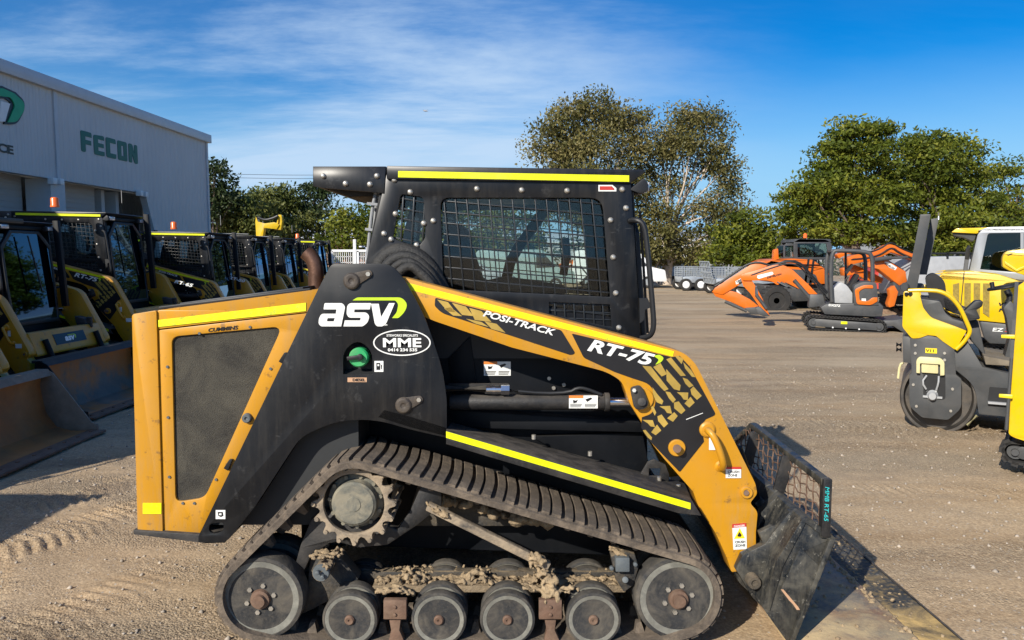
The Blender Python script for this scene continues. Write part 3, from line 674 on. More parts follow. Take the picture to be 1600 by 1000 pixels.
    for (u, v, q0, prof) in ((1003, 623, .012, [(.02, .0), (.046, .0), (.05, .004), (.05, .02)]), (1057, 699, .016, [(.018, .0), (.034, .0), (.037, .004), (.037, .02)]), (1166, 769, .012, [(.014, .004), (.016, .0), (.024, .0), (.026, .004), (.026, .02)])):
        two('arm_boss', MB().lathe(P(u, v, .14)+Vector((0, -q0, 0)), (0, 1, 0), prof, 28), 'yellow_paint')
    two('pivot_plate', MB().plate([(985, 606, 6), (1002, 602, 6), (1008, 616, 4), (1014, 632, 8), (1006, 640, 8), (992, 640, 8), (988, 622, 3)], .108, .02).cyl(P(1003, 628, .108), P(1003, 628, .10), .018, 16), 'black_dusty', .003)
    two('arm_pin', MB().cyl(P(1058, 701, .124), P(1058, 701, .09), .018, 16).cyl(P(1166, 770, .127), P(1166, 770, .133), .012, 12), 'rusty_steel')
    two('pin_bolt', MB().cyl(P(991, 610, .108), P(991, 610, .095), .009, 6), 'bolt_steel')
    hdl = MB().tube([P(1105, 672, .14), P(1107, 673, .095), P(1114, 680, .075), P(1123, 700, .07), P(1130, 722, .075), P(1130, 731, .10), P(1125, 730, .14)], .015, 12, 2)
    hdl.lathe(P(1105, 671, .14)+Vector((0, -.014, 0)), (0, 1, 0), [(.004, 0), (.026, 0), (.034, .006), (.036, .014)], 24).lathe(P(1126, 729, .14)+Vector((0, -.008, 0)), (0, 1, 0), [(.004, 0), (.018, 0), (.026, .008)], 20)
    two('arm_handle', hdl, 'yellow_paint')
    cbx = MB().plate([(1118, 686), (1146, 686), (1174, 762), (1174, 772), (1128, 772)], .25, W_-.50)
    one('cross_beam', cbx, 'yellow_paint', .012)
    two('reflective_stripe', MB().plate([(634, 441), (1053, 549), (1051, 557), (641, 453)], .1385, .002), 'hivis')
    p1 = [(680, 465, 3), (877, 516, 3), (899, 552, 5), (892, 555, 5), (690, 489, 8), (679, 478, 3)]
    p2 = [(893, 521, 3), (1050, 558), (1062, 556), (1078, 573), (1119, 648, 5), (1103, 655), (1096, 664, 3), (1100, 690), (1062, 738, 3), (1012, 686), (1002, 668), (1003, 652), (1020, 646, 8), (1026, 622, 12), (1016, 600, 12), (985, 590, 8), (960, 581), (912, 559, 4)]
    two('arm_decal', MB().plate(p1, .1375, .0015).plate(p2, .1375, .0015), 'black_decal')
    gd = MB()
    qs = [[(683, 468), (700, 472), (712, 488), (700, 487)], [(694, 482), (704, 480), (722, 494), (708, 493)], [(706, 473), (728, 479), (740, 494), (722, 492)], [(733, 481), (752, 486), (768, 503), (742, 500)], [(728, 498), (752, 503), (764, 511), (744, 506)], [(757, 502), (776, 506), (790, 520), (768, 514)],
          [(1012, 572), (1042, 556), (1055, 570), (1060, 600), (1045, 590), (1030, 582)]]
    qs = qs[:6]
    for c0 in ([(470, 205), (495, 195), (572, 290), (545, 292)], [(515, 188), (550, 230), (560, 204), (532, 186)], [(558, 218), (600, 262), (622, 298), (604, 296), (568, 252)], [(470, 255), (545, 340), (540, 368), (510, 360), (472, 315)],
               [(402, 245), (440, 224), (474, 282), (446, 294)], [(345, 238), (390, 242), (482, 360), (460, 370), (440, 350)], [(398, 350), (425, 388), (455, 422), (448, 440), (420, 428), (402, 392)], [(555, 300), (580, 308), (612, 342), (590, 352), (570, 332)],
               [(465, 372), (490, 376), (520, 415), (505, 432), (484, 408)], [(525, 376), (585, 378), (582, 418), (560, 414), (548, 395)], [(596, 362), (612, 346), (655, 395), (630, 416), (602, 388)], [(565, 435), (597, 400), (618, 430), (590, 456)],
               [(510, 430), (535, 424), (570, 470), (548, 490), (512, 460)], [(435, 450), (490, 447), (500, 488), (474, 484), (462, 466)], [(388, 452), (402, 448), (418, 482), (410, 498)], [(475, 512), (512, 480), (530, 500), (505, 530)],
               [(424, 502), (446, 492), (480, 540), (458, 560), (428, 526)], [(345, 520), (400, 522), (412, 558), (388, 554), (374, 538)], [(392, 585), (422, 545), (444, 575), (415, 600)], [(348, 575), (362, 572), (396, 612), (392, 626), (374, 612)]):
        qs.append([(900+x/3.333, 500+y/3.333) for x, y in c0])
    g2 = MB()
    for c0 in qs: (g2 if c0[0][0] < 900 else gd).plate(c0, .136, .0012)
    two('tread_decal', gd, 'gold_decal'); two('tread_decal', g2, 'gold_decal')
    # hydraulic couplers between the arms and links to the coupler
    hc = MB(); y = W_-.36
    hc.plate([(1080, 640), (1120, 650), (1130, 690), (1090, 690)], y-.12, .12, (), .42)
    for k in range(4): hc.cyl(P(1118, 650+k*10, .42)+Vector((0, y-.48, 0)), P(1138, 650+k*10, .42)+Vector((0, y-.48, 0)), .02, 10)
    one('hydraulic_coupler', hc, 'black_dusty', .004)
    bc = MB()                                               # quick-attach plate and tilt cylinders
    bc.plate([(1150, 885, 4), (1178, 850), (1190, 800), (1215, 775), (1226, 780), (1218, 830), (1195, 925, 4), (1176, 930, 10), (1152, 908, 8)], .27, .05)
    bc.add(bc.mirror(YC).v, list(bc.f))
    bc.plate([(1188, 796), (1224, 776), (1222, 792), (1196, 806)], .30, W_-.60).plate([(1186, 890), (1202, 880), (1196, 925), (1180, 925)], .30, W_-.60)
    one('quick_attach', bc, 'paint_scraped', .005)
    two('tilt_cylinder', MB().cyl(P(1150, 700, .42), P(1185, 800, .42), .03, 14).cyl(P(1185, 800, .42), P(1198, 840, .42), .016, 12), 'black_body')
    # decals shared
    two('caution_label', MB().plate([(1134, 731), (1158, 731), (1158, 747), (1134, 747)], .136, .0015).plate([(1108, 682), (1119, 682), (1119, 703), (1108, 703)], .137, .0015), 'white_decal')
    return rt
def asv_logo(Y):
    """the white italic letters and the lime swoosh, on a side plate"""
    z = lambda x, y: (480 + x/3.846, 420 + y/3.846)
    L_ = lambda pts: [(*z(p[0], p[1]), *(p[2:] and (p[2]/3.846,))) for p in pts]
    m = MB()
    m.plate(L_([(104, 206, 8), (212, 206, 30), (228, 228, 10), (204, 346), (82, 346, 12), (68, 330, 12), (70, 300, 12), (84, 270, 18), (172, 270), (176, 244), (98, 244, 4)]), Y, .0012,
            [L_([(122, 296, 6), (166, 296), (160, 316), (118, 316, 6)])])
    m.plate(L_([(256, 206, 12), (384, 206), (376, 244), (284, 244), (282, 262), (356, 262, 20), (374, 284, 12), (364, 322, 16), (334, 346, 10), (218, 346), (226, 310), (318, 310), (322, 294), (250, 294, 16), (236, 272, 12), (240, 222, 16)]), Y, .0012)
    m.plate(L_([(384, 210), (430, 210), (444, 290), (492, 206), (526, 206), (474, 330, 14), (452, 346, 6), (420, 346, 8), (406, 330, 8)]), Y, .0012)
    s = MB().plate(L_([(272, 190), (300, 172, 12), (570, 172, 36), (604, 214, 26), (584, 262, 30), (548, 296, 8), (510, 296), (538, 262, 12), (548, 212, 16), (530, 190, 8)]), Y, .0012)
    return m, s
mat('worn_label', (.50, .30, .18), .5)
XR = P(720, 900, 0).x
def arm_text(rt, model='RT-75'):
    v = Vector((0, -1, 0))
    m = face_text('POSI-TRACK', 754, 494, 866, 525, 10.5, .1365, shear=.25, bold=.025, th=.0015)
    m.build('posi_track_lettering', 'white_decal', rt, smooth=0)
    m = face_text(model, 917, 548, 1019, 573, 20, .1365, shear=.25, bold=.035, th=.0015)
    m.build('model_lettering', 'white_decal', rt, smooth=0)
    MB().plate([(1021, 556, 2), (1030, 554, 2), (1038, 559, 5), (1033, 566, 3), (1024, 570, 1), (1030, 562, 3)], .135, .0012).build('lime_mark', 'lime_decal', rt)
def logos(rt):
    a, b = asv_logo(.0985); lo = a.build('logo_letters', 'white_decal', rt); b.build('logo_swoosh', 'lime_decal', rt)
    return lo
def standard_bucket(rt, m_='bucket_rust'):
    """smooth-lipped dirt bucket lying on the ground in front of the coupler"""
    x0 = 1.24; x1 = x0 + .53
    prof = [(x0, .60), (x0-.02, .45), (x0+.02, .20), (x0+.12, .05), (x0+.26, .012), (x1, .012)]
    t = .014
    up = [(x, z+(t if i > 3 else 0)) for i, (x, z) in enumerate(prof)]
    inner = [(x0+.014, .60), (x0-.005, .45), (x0+.036, .205), (x0+.13, .066), (x0+.265, .028), (x1, .026)]
    m = MB().poly([(a, b) for a, b in prof] + inner[::-1], [], lambda x, z: (x, -.03, z), lambda x, z: (x, W_+.03, z))
    b = m.build('bucket', m_, rt, .003)
    top = MB().box(x0-.04, -.03, .59, x0+.07, W_+.03, .62); top.add([(x0+.07, -.03, .62), (x0+.07, W_+.03, .62), (x0+.11, W_+.03, .56), (x0+.11, -.03, .56)], [(0, 1, 2, 3)])
    top.build('bucket_spill_lip', 'black_dusty', rt, .004)
    for y in (-.035, W_+.017):
        s = MB().poly([(x0+.04, .62), (x0+.12, .58), (x1-.06, .10), (x1-.01, .09), (x1-.01, .012), (x0+.26, .012), (x0+.12, .05), (x0+.02, .2), (x0-.02, .45), (x0, .60)], [], lambda x, z: (x, y, z), lambda x, z: (x, y+.018, z))
        s.build('bucket_side', 'black_body' if m_ != 'bucket_worn' else m_, rt, .003)
    e = MB().box(x1-.10, -.04, .012, x1+.06, W_+.04, .034)
    e.build('cutting_edge', 'rusty_steel', rt, .004)
    k = MB()
    for i in range(9): k.cyl((x1-.03, .06+i*(W_-.12)/8, .034), (x1-.03, .06+i*(W_-.12)/8, .044), .016, 8)
    k.build('edge_bolts', 'rusty_steel', rt)
def clam_bucket(rt):
    """opened four-in-one bucket: back blade, jaw floor on the ground and the mesh load rack on top"""
    Y0 = -.02
    par = [(1191, 949), (1214, 876), (1254, 811), (1262, 808), (1306, 841, 2), (1304, 852), (1240, 1003), (1230, 1003)]
    MB().plate(par, Y0, W_+.04).build('bucket_back', 'paint_scraped', rt, .006)
    s = MB().plate([(1219, 924), (1251, 856), (1286, 890), (1250, 962)], Y0-.014, .013)
    s.plate([(1191, 949), (1214, 876), (1254, 811), (1262, 811), (1224, 884), (1203, 955)], Y0-.010, .009)
    s.plate([(1252, 812), (1262, 808), (1306, 841), (1303, 850)], Y0-.012, .011)
    s.plate([(1297, 843), (1306, 843), (1242, 1003), (1235, 1003)], Y0-.020, .019)
    s.build('bucket_side', 'paint_scraped', rt, .003)
    MB().plate([(1220, 921), (1224, 921), (1247, 948), (1250, 953), (1245, 953), (1239, 944), (1233, 938)], Y0-.0155, .001).build('bare_metal_scrape', 'worn_label', rt)
    # jaw floor lying on the ground
    xa = G(1245, 1010).x - .04; xb = 1.72; xc = 1.955
    def sheet(x0, x1, z0, z1, y0, y1, rr):
        pts = fillet([(x0, y0), (x1, y0, rr), (x1, y1, rr), (x0, y1)], 6)
        return MB().poly(pts, [], lambda x, y: (x, y, z0), lambda x, y: (x, y, z1))
    sheet(xa, xb+.02, .004, .052, -.10, W_+.06, .05).build('jaw_floor', 'bucket_floor', rt, .006)
    sheet(xb-.02, xc, .003, .028, -.10, W_+.06, .06).build('jaw_cutting_edge', 'bucket_lip', rt, .005)
    MB().bar((xb+.024, -.05, .034), (xb+.024, W_+.03, .034), .014, .02).build('weld_seam', 'black_dusty', rt, .002)
    ed = MB()
    ed.bar((xc-.004, -.06, .018), (xc-.004, W_+.02, .018), .012, .032).bar((xb+.03, -.098, .02), (xc-.05, -.098, .02), .014, .032)
    ed.build('worn_edge', 'black_dusty', rt, .003)
    grt = MB(); lumps(grt, [(1.35, .1, .052), (1.6, .5, .052), (1.45, 1.2, .052)], .004, .013, 90, 77, (.25, .3, .002)); lumps(grt, [(1.84, .0, .028), (1.84, 1.6, .028)], .003, .009, 70, 78, (.08, .1, .001)); lumps(grt, [(xb+.0, -.05, .052), (xb+.0, 1.7, .052)], .006, .014, 110, 79, (.018, .05, .003))
    g_ = grt.build('loose_dirt', 'mud', rt, smooth=60); g_['kind'] = 'stuff'
    # load rack
    xn = P(1287, 790, Y0).x
    zt = P(1287, 752, Y0).z; zb = P(1287, 832, Y0).z; yf = .95; ye = 1.28
    rk = MB()
    rk.bar((xn, Y0-.01, zt), (xn+.02, yf, zt+.01), .035, .03); rk.bar((xn+.02, yf, zt+.01), (xn+.02, ye+.06, zt-.21), .03, .03)
    rk.bar((xn, Y0-.02, zb), (xn, 1.6, zb), .03, .03)
    rack = rk.build('load_rack_frame', 'paint_scraped', rt, .003)
    MB().box(xn-.014, Y0-.025, zb-.01, xn+.022, Y0-.018+.03, zt+.015).build('rack_post', 'black_dusty', rack, .003)
    for y in (.36, .82): MB().bar((xn-.01, y, zt), (xn-.06, y, zb), .055, .014, (0, 1, 0)).build('rack_gusset', 'black_dusty', rack, .002)
    wm = MB()
    for k in range(19):
        y = Y0+.03 + k*.070; top = zt if y < yf else zt - (y-yf)*.6
        if top < zb + .03: break
        pts = [(xn-.004 + (.004 if j % 2 else -.004), y + (.006 if j % 2 else -.006), zb+(top-zb)*j/6) for j in range(7)]
        wm.tube(pts, .0032, 6)
    for k in range(1, 5):
        z = zb + (zt-zb)*k/4.6; yl = yf + max(0, (zt-z)/.6) if z > zb else ye
        yl = min(ye, yl)
        wm.tube([(xn-.004 + (.004 if j % 2 else -.004), Y0+.02+(yl-Y0)*j/20, z+(.005 if j % 2 else -.005)) for j in range(21)], .0032, 6)
    wm.build('rack_mesh', 'rusty_steel', rack)
    q = text_mb('MMB RT-65', (xn-.008, Y0-.0255, zt-.015), (0, 0, -1), (1, 0, 0), .145, .018, shear=.2, bold=.01, th=.001, N_=Vector((0, -1, 0)))
    q.build('pen_writing', 'teal_pen', rack, smooth=0)
    # torn bracket and hooks at the coupler
    b = MB().plate([(1186, 832), (1206, 822), (1226, 826), (1212, 855), (1196, 860)], .10, .03)
    MB().lathe(P(1176, 907, .06)+Vector((0, -.03, 0)), (0, 1, 0), [(.008, .01), (.014, .008), (.015, 0), (.026, 0), (.029, .008), (.029, .06)], 20).build('lug_pin', 'muddy_steel', rt)
    b.plate([(1150, 890), (1160, 868), (1196, 850), (1234, 800), (1252, 795), (1212, 878), (1192, 950), (1176, 934)], .08, .04)
    b.build('coupler_bracket', 'paint_scraped', rt, .004)
    lumps_ = MB(); lumps(lumps_, [P(1195, 905, .16), P(1205, 850, .16)], .006, .02, 26, 21, (.03, .02, .02)); lumps_.build('dried_mud', 'mud', rt, smooth=60)

core_skip = ()
main = root('compact_track_loader', 'large yellow and black tracked loader in the foreground with an oval MME sticker', 'track loader', (XR, YC, 0))
loader_core(main)
# a clone of the shared body for the machines parked in the row, before the foreground one gets its own marks
arm_text(main); logos(main)
row_proto = copy_thing(main, skip=('dried_mud',))
row_proto['group'] = 'track loaders parked in a row'
BASE[row_proto.name] = (XR, YC, 0)
clam_bucket(main)
YT = .0985
ov = [(628+45*math.cos(2*PI*i/48), 535.5+20.5*math.sin(2*PI*i/48)) for i in range(48)]
ovi = [(628+43*math.cos(2*PI*i/48), 535.5+18.7*math.sin(2*PI*i/48)) for i in range(48)]
st_ = MB().plate(ov, YT, .0012).build('round_sticker', 'black_decal', main)
MB().plate(ov, YT-.0012, .001, [ovi]).build('sticker_ring', 'white_decal', st_)
tt = face_text('SITEWORKS SPECIALISTS', 604, 526, 653, 526, 3.8, YT-.0006, bold=.02, th=.0008)
q = face_text('MME', 598.5, 542.5, 658.5, 542.5, 14.5, YT-.0006, bold=.03, th=.0008); tt.add(q.v, q.f)
q = face_text('0414 234 535', 606, 549, 652, 549, 5.0, YT-.0006, bold=.035, th=.0008); tt.add(q.v, q.f)
tt.build('sticker_lettering', 'white_decal', st_, smooth=0)
q = face_text('TM', 599, 509, 605, 509, 2.6, YT, bold=.04, th=.001); q.build('trademark', 'white_decal', main, smooth=0)
q = face_text('CUMMINS', 326, 519, 373, 514.5, 6.2, .139, shear=.25, bold=.04, th=.001, spacing=1.05); q.build('engine_lettering', 'black_decal', main, smooth=0)
l = MB().plate([(543, 590), (573, 590), (573, 597), (543, 597)], YT, .0012).build('diesel_label', 'worn_label', main)
face_text('DIESEL', 551, 595.8, 571, 595.8, 4.6, YT-.0005, bold=.04, th=.0008).build('lettering', 'black_decal', l, smooth=0)
l = MB().plate([(585, 564), (599, 564), (599, 581), (585, 581)], YT, .0012).build('fuel_label', 'white_decal', main)
MB().plate([(588, 567), (594, 567), (594, 578), (588, 578)], YT-.0008, .0006, [[(589.5, 569), (592.5, 569), (592.5, 572), (589.5, 572)]]).plate([(595, 569), (597, 571), (596.5, 577), (595.5, 577)], YT-.0008, .0006).build('pump_symbol', 'black_decal', l)
l = MB().plate([(337, 797), (352, 797), (352, 811), (337, 811)], YT, .0012).build('hook_label', 'white_decal', main)
MB().plate([(340, 800), (348, 800), (349, 806), (345, 808), (341, 806)], YT-.0008, .0006, [[(342, 802), (346, 802), (346, 805), (342, 805)]]).build('hook_symbol', 'black_decal', l)
# warning labels
def warn(u0, v0, u1, v1, Y, nm='warning_label'):
    l = MB().plate([(u0, v0), (u1, v0), (u1, v1), (u0, v1)], Y, .0012).build(nm, 'white_decal', main)
    um = (u0+u1)/2
    MB().plate([(u0, v0), (um, v0), (um, v0+4.2), (u0, v0+4.2)], Y-.0008, .0006).build('header', 'orange_decal', l)
    d = MB()
    d.plate([(u0+6, v0+7), (u0+11, v0+8), (u0+14, v0+6), (u0+12, v0+11), (u0+7, v0+12)], Y-.0008, .0006)
    d.plate([(um+3, v0+6), (um+12, v0+3), (um+14, v0+5), (um+6, v0+10)], Y-.0008, .0006)
    for k in range(3):
        d.plate([(u0+2, v1-7+k*2.1), (um-2-k, v1-7+k*2.1), (um-2-k, v1-6+k*2.1), (u0+2, v1-6+k*2.1)], Y-.0008, .0006)
        d.plate([(um+2, v1-7+k*2.1), (u1-2-k, v1-7+k*2.1), (u1-2-k, v1-6+k*2.1), (um+2, v1-6+k*2.1)], Y-.0008, .0006)
    d.build('pictogram', 'black_decal', l)
warn(756, 565, 798, 587, .436)
warn(889, 618, 934, 638, .228)
l = MB().plate([(1144, 819), (1166, 817), (1167, 858), (1146, 859)], .137, .0012).build('danger_label', 'white_decal', main)
MB().plate([(1144, 819), (1166, 817), (1166, 823), (1144, 825)], .136, .0008).build('header', 'red_decal', l)
MB().plate([(1156, 825), (1164, 841), (1147, 842)], .136, .0008).build('warning_triangle', 'warning_yellow', l)
d = MB().plate([(1155, 831), (1159, 836), (1157, 839), (1152, 838)], .135, .0008)
for s_, v_ in (('CRUSH', 848.5), ('ZONE', 854)):
    q = face_text(s_, 1148.5, v_+.6, 1164.5, v_-.4, 4, .1362, bold=.03, th=.0006); d.add(q.v, q.f)
q = face_text('DANGER', 1147, 824, 1164, 822.6, 3.4, .1355, bold=.02, th=.0005); l2 = q.build('header_lettering', 'white_decal', l, smooth=0)
d.build('lettering', 'black_decal', l, smooth=0)
MB().plate([(1134, 729.5), (1158, 729.5), (1158, 733), (1134, 733)], .1345, .001).build('label_header', 'red_decal', main)
d = MB()
for s_, v_ in (('CRUSH', 739), ('ZONE', 744.5)):
    q = face_text(s_, 1137, v_, 1155 - (3 if s_ == 'ZONE' else 0), v_, 4, .135, bold=.02, th=.0006); d.add(q.v, q.f)
d.build('label_lettering', 'black_decal', main, smooth=0)
MB().plate([(935, 289), (957, 289), (963, 294), (963, 299), (935, 299)], .418, .0012, [[(937, 291), (956, 291), (960, 295), (960, 297), (937, 297)]]).build('cab_label', 'white_decal', main)
MB().plate([(937.5, 291), (955, 291), (959.5, 295), (959.5, 297), (937.5, 297)], .4175, .001).build('cab_label_print', 'red_decal', main)
MB().add([P(1099, 646, .1355), P(1071, 652, .1355)], []).plate([(1072, 655), (1098, 645), (1098.4, 645.8), (1072.4, 656)], .1355, .001).build('paint_scratch', 'white_decal', main)
# ------------------------------------------------------------------ the row of loaders on the left
def part_named(r, nm): return [o for o in bpy.data.objects if o.parent == r and o.name.split('.')[0] == nm]
b0 = BASE[row_proto.name]
standard_bucket(row_proto)
pa, pb = P(1146, 686, .25), P(1174, 762, .25); sl_ = (pa-pb).normalized(); nn_ = Vector((sl_.z, 0, -sl_.x)); pm = pb.lerp(pa, .5)+nn_*.003
pl_ = MB().obox(Vector((pm.x, YC, pm.z)), sl_*.062, (0, .28, 0), nn_*.003)
plate_ = pl_.build('name_plate', 'black_decal', row_proto)
o_ = Vector((pm.x, YC-.11, pm.z)) - sl_*.036 + nn_*.004
text_mb('asv', o_, (0, 1, 0), sl_, .19, .055, shear=.25, bold=.05, th=.002, N_=nn_).build('plate_lettering', 'white_decal', plate_, smooth=0)
f2 = lambda a, b, h=0: o_ + Vector((0, a, 0)) + sl_*b + nn_*(.002+h)
MB().poly([(.07, .062), (.07, .070), (.19, .070), (.215, .055), (.20, .02), (.185, .02), (.195, .05), (.18, .062)], [], lambda a, b: f2(a, b), lambda a, b: f2(a, b, .001)).build('plate_swoosh', 'lime_decal', plate_)
bea = MB().lathe(P(800, 262, YC)+Vector((0, 0, -.03)), (0, 0, 1), [(.05, 0), (.05, .02), (.045, .03), (.045, .10), (.035, .115), (.004, .12)], 20)
row_specs = [   # dx, dy, label, options
 (-5.50, 1.25, 'tracked loader of which only the rusty open bucket is in view', dict()),
 (-5.90, 3.66, 'tracked loader with a blue reflecting front window and a lettered plate on its cross beam', dict(lights=True)),
 (-6.02, 5.90, 'tracked loader with amber beacon, just right of the one with the blue front window', dict(beacon=True, num='RT-75', s=1.10)),
 (-5.40, 8.00, 'tracked loader of the row lettered RT-65 on its arm', dict(beacon=True, num='RT-65')),
 (-5.35, 9.95, 'tracked loader without a yellow roof stripe, directly right of the one lettered RT-65', dict(num='RT-50', plain=True)),
 (-5.35, 11.8, 'tracked loader without a roof stripe, just left of the rusty exhaust elbow', dict(num='RT-75', plain=True)),
 (-5.25, 14.3, 'farthest tracked loader of the row, yellow roof stripe, beside the white railing', dict(beacon=True, num='RT-40')),
]
model_cache = {}
extra_shadow = [(-5.4, -.75, 'tracked loader parked just outside the left edge of the view', dict()),
 (-5.4, -3.0, 'tracked loader parked beside the photographer, out of view', dict())]
for i, (dx, dy, lab, op) in enumerate(row_specs + extra_shadow):
    skip = []
    if op.get('plain'): skip += ['reflective_stripe']
    if dy > 9: skip += ['screws', 'hinge', 'sprocket_pins', 'bolts', 'steel_line', 'hose_fitting']
    if 'num' in op and op['num'] != 'RT-75': skip += ['model_lettering']
    r = copy_thing(row_proto, skip=tuple(skip))
    r.location = (b0[0]+dx, b0[1]+dy, 0); r['label'] = lab; r['group'] = 'track loaders parked in a row'
    r.rotation_euler = (0, 0, R((0, -1.2, .8, -.5, 1.1, -.9, .6, 0, 0)[i]))
    if 's' in op: r.scale = (op['s'],)*3
    def add_part(mb, nm, m_, **k):
        o = mb.build(nm, m_, None, **k); o.parent = r; o.matrix_parent_inverse = Matrix.Translation(-Vector(b0)); return o
    if op.get('beacon'): add_part(bea, 'amber_beacon', 'beacon_orange')
    if 'num' in op and op['num'] != 'RT-75':
        add_part(face_text(op['num'], 917, 548, 1019, 573, 20, .1365, shear=.25, bold=.035, th=.0015), 'model_lettering', 'white_decal', smooth=0)
    if op.get('plain'):
        add_part(MB().plate([(606, 256), (1004, 262), (1004, 266), (606, 260)], .41, .05), 'roof_edge', 'grey_plastic')
    if op.get('beacon') or op.get('plain'):
        add_part(MB().tube([P(560+400, 262, 1.3), P(960, 262, 1.3)+Vector((0, 0, .16))], .004, 5), 'aerial', 'grey_plastic')
    if i in (1, 2, 4):
        for o in part_named(r, 'bucket'): o.data = o.data.copy(); o.data.materials[0] = MATS['black_dusty' if i != 1 else 'bucket_rust']
    if i == 0:
        for o in part_named(r, 'bucket'): o.data = o.data.copy(); o.data.materials[0] = MATS['bucket_orange']
        for o in part_named(r, 'bucket_side') + part_named(r, 'bucket_spill_lip'): o.data = o.data.copy(); o.data.materials[0] = MATS['bucket_worn']
    if i == 1:
        add_part(face_text('110', 1080, 742, 1112, 742, 20, .1375, bold=.02, th=.001), 'weight_lettering', 'black_decal', smooth=0)
        add_part(face_text('KG', 1104, 757, 1119, 757, 7, .1375, bold=.02, th=.001), 'weight_unit_lettering', 'black_decal', smooth=0)
    if i == 2: add_part(face_text('HEAVY DUTY', 922, 560, 1000, 580, 7, .1362, shear=.2, bold=.03, th=.001), 'heavy_duty_lettering', 'white_decal', smooth=0)
    if i == 1:
        add_part(MB().box(P(1010, 280, .5).x-.02, .44, P(1000, 282, .42).z, P(1010, 280, .5).x+.03, 1.34, P(1000, 268, .42).z+.01), 'light_bar', 'black_plastic', bevel=.006)
for o in list(kids(row_proto)):
    for g in kids(o): bpy.data.objects.remove(g)
    bpy.data.objects.remove(o)
bpy.data.objects.remove(row_proto)
# ------------------------------------------------------------------ ground
def vnoise(x, y, s, seed=0):
    rs = np.random.RandomState(seed); T = rs.rand(256, 256); x = x*s; y = y*s
    xi = np.floor(x).astype(int); yi = np.floor(y).astype(int); fx = x-xi; fy = y-yi; fx = fx*fx*(3-2*fx); fy = fy*fy*(3-2*fy)
    g = lambda a, b: T[(a) % 256, (b) % 256]
    return (g(xi, yi)*(1-fx)+g(xi+1, yi)*fx)*(1-fy) + (g(xi, yi+1)*(1-fx)+g(xi+1, yi+1)*fx)*fy
def axis(lo, hi, step, far):
    a = list(np.arange(lo, hi, step)); s = step; x = hi
    while x < far: a.append(x); s *= 1.12; x += s
    s = step; x = lo; b = []
    while x > -far: s *= 1.12; x -= s; b.append(x)
    return np.array(b[::-1] + a)
def ground_height(X, Y):
    near = np.clip((14-np.hypot(X, Y-1))/8, 0, 1)
    h = (vnoise(X, Y, 1.1, 1)-.5)*.018 + (vnoise(X, Y, 6, 2)-.5)*.010 + ((vnoise(X, Y, 21, 3)-.5)*.006 + (vnoise(X, Y, 47, 4)-.5)*.004)*np.clip(vnoise(X, Y, .8, 14)*2-.4, .25, 1)
    # rubber-track imprints running up to the right on the near left, and across the open yard
    rut = np.zeros_like(h)
    for (ax, ay, bx, by, w_, dep, ph) in ((-2.9, -1.1, -1.0, 2.2, .22, .020, 0), (-2.2, -1.5, -.6, 1.2, .2, .022, .3), (-3.7, .2, -1.4, 3.2, .24, .016, .1), (-1.5, -1.4, -3.4, 1.6, .2, .014, .4), (-1.6, -1.3, .2, 1.0, .2, .018, .2), (-4.4, .6, -2.0, 3.4, .2, .014, .5), (1.8, 4.6, 7, 3.4, .3, .010, 0), (2.2, 2.2, 8, 1.2, .25, .008, .2), (1.2, 7.5, 9, 5.5, .35, .010, .2)):
        d = np.array([bx-ax, by-ay]); l = np.hypot(*d); d = d/l
        s = (X-ax)*d[0] + (Y-ay)*d[1]; t = -(X-ax)*d[1] + (Y-ay)*d[0]
        on = 1/(1+np.exp((np.abs(t)-w_)/.015)) / (1+np.exp(-(s+.2)/.1)) / (1+np.exp((s-l)/.15))
        wob = (vnoise(X, Y, 3, 9)-.5)*.04
        rut += on*(np.clip(np.sin((s+wob*1.2+.25*np.abs(t))*2*PI/.072+ph), -.4, 1)*dep*1.25*np.clip(1.9*vnoise(X, Y, 2.6, 8)-.45, 0, 1.2) - dep*.15)
    h = h*1.0 + rut
    under = 1/(1+np.exp((np.hypot(X-.2, (Y-.9)*1.0)-2.2)/.2))
    return h*near*(1-.5*under) - .006
xs = axis(-5.2, 5.2, .02, 900); ys = axis(-1.6, 5.6, .02, 900)
GX, GY = np.meshgrid(xs, ys, indexing='ij'); GZ = ground_height(GX, GY)
me = bpy.data.meshes.new('ground'); nx, ny = len(xs), len(ys)
me.vertices.add(nx*ny); me.vertices.foreach_set('co', np.stack([GX, GY, GZ], -1).reshape(-1))
I, J = np.meshgrid(np.arange(nx-1), np.arange(ny-1), indexing='ij'); a_ = (I*ny+J).ravel()
q4 = np.stack([a_, a_+ny, a_+ny+1, a_+1], 1).astype(np.int32)
me.loops.add(q4.size); me.loops.foreach_set('vertex_index', q4.ravel()); me.polygons.add(len(q4)); me.polygons.foreach_set('loop_start', np.arange(len(q4), dtype=np.int32)*4)
me.update(calc_edges=True); me.shade_smooth()
ground = bpy.data.objects.new('ground', me); C.objects.link(ground); ground['kind'] = 'structure'
m = bpy.data.materials.new('yard_gravel'); m.use_nodes = True; nd, lk = m.node_tree.nodes, m.node_tree.links; nd.clear()
out = nd.new('ShaderNodeOutputMaterial'); bs = nd.new('ShaderNodeBsdfPrincipled'); lk.new(bs.outputs[0], out.inputs[0]); bs.inputs['Roughness'].default_value = .95; bs.inputs['Specular IOR Level'].default_value = .2
tcn = nd.new('ShaderNodeTexCoord')
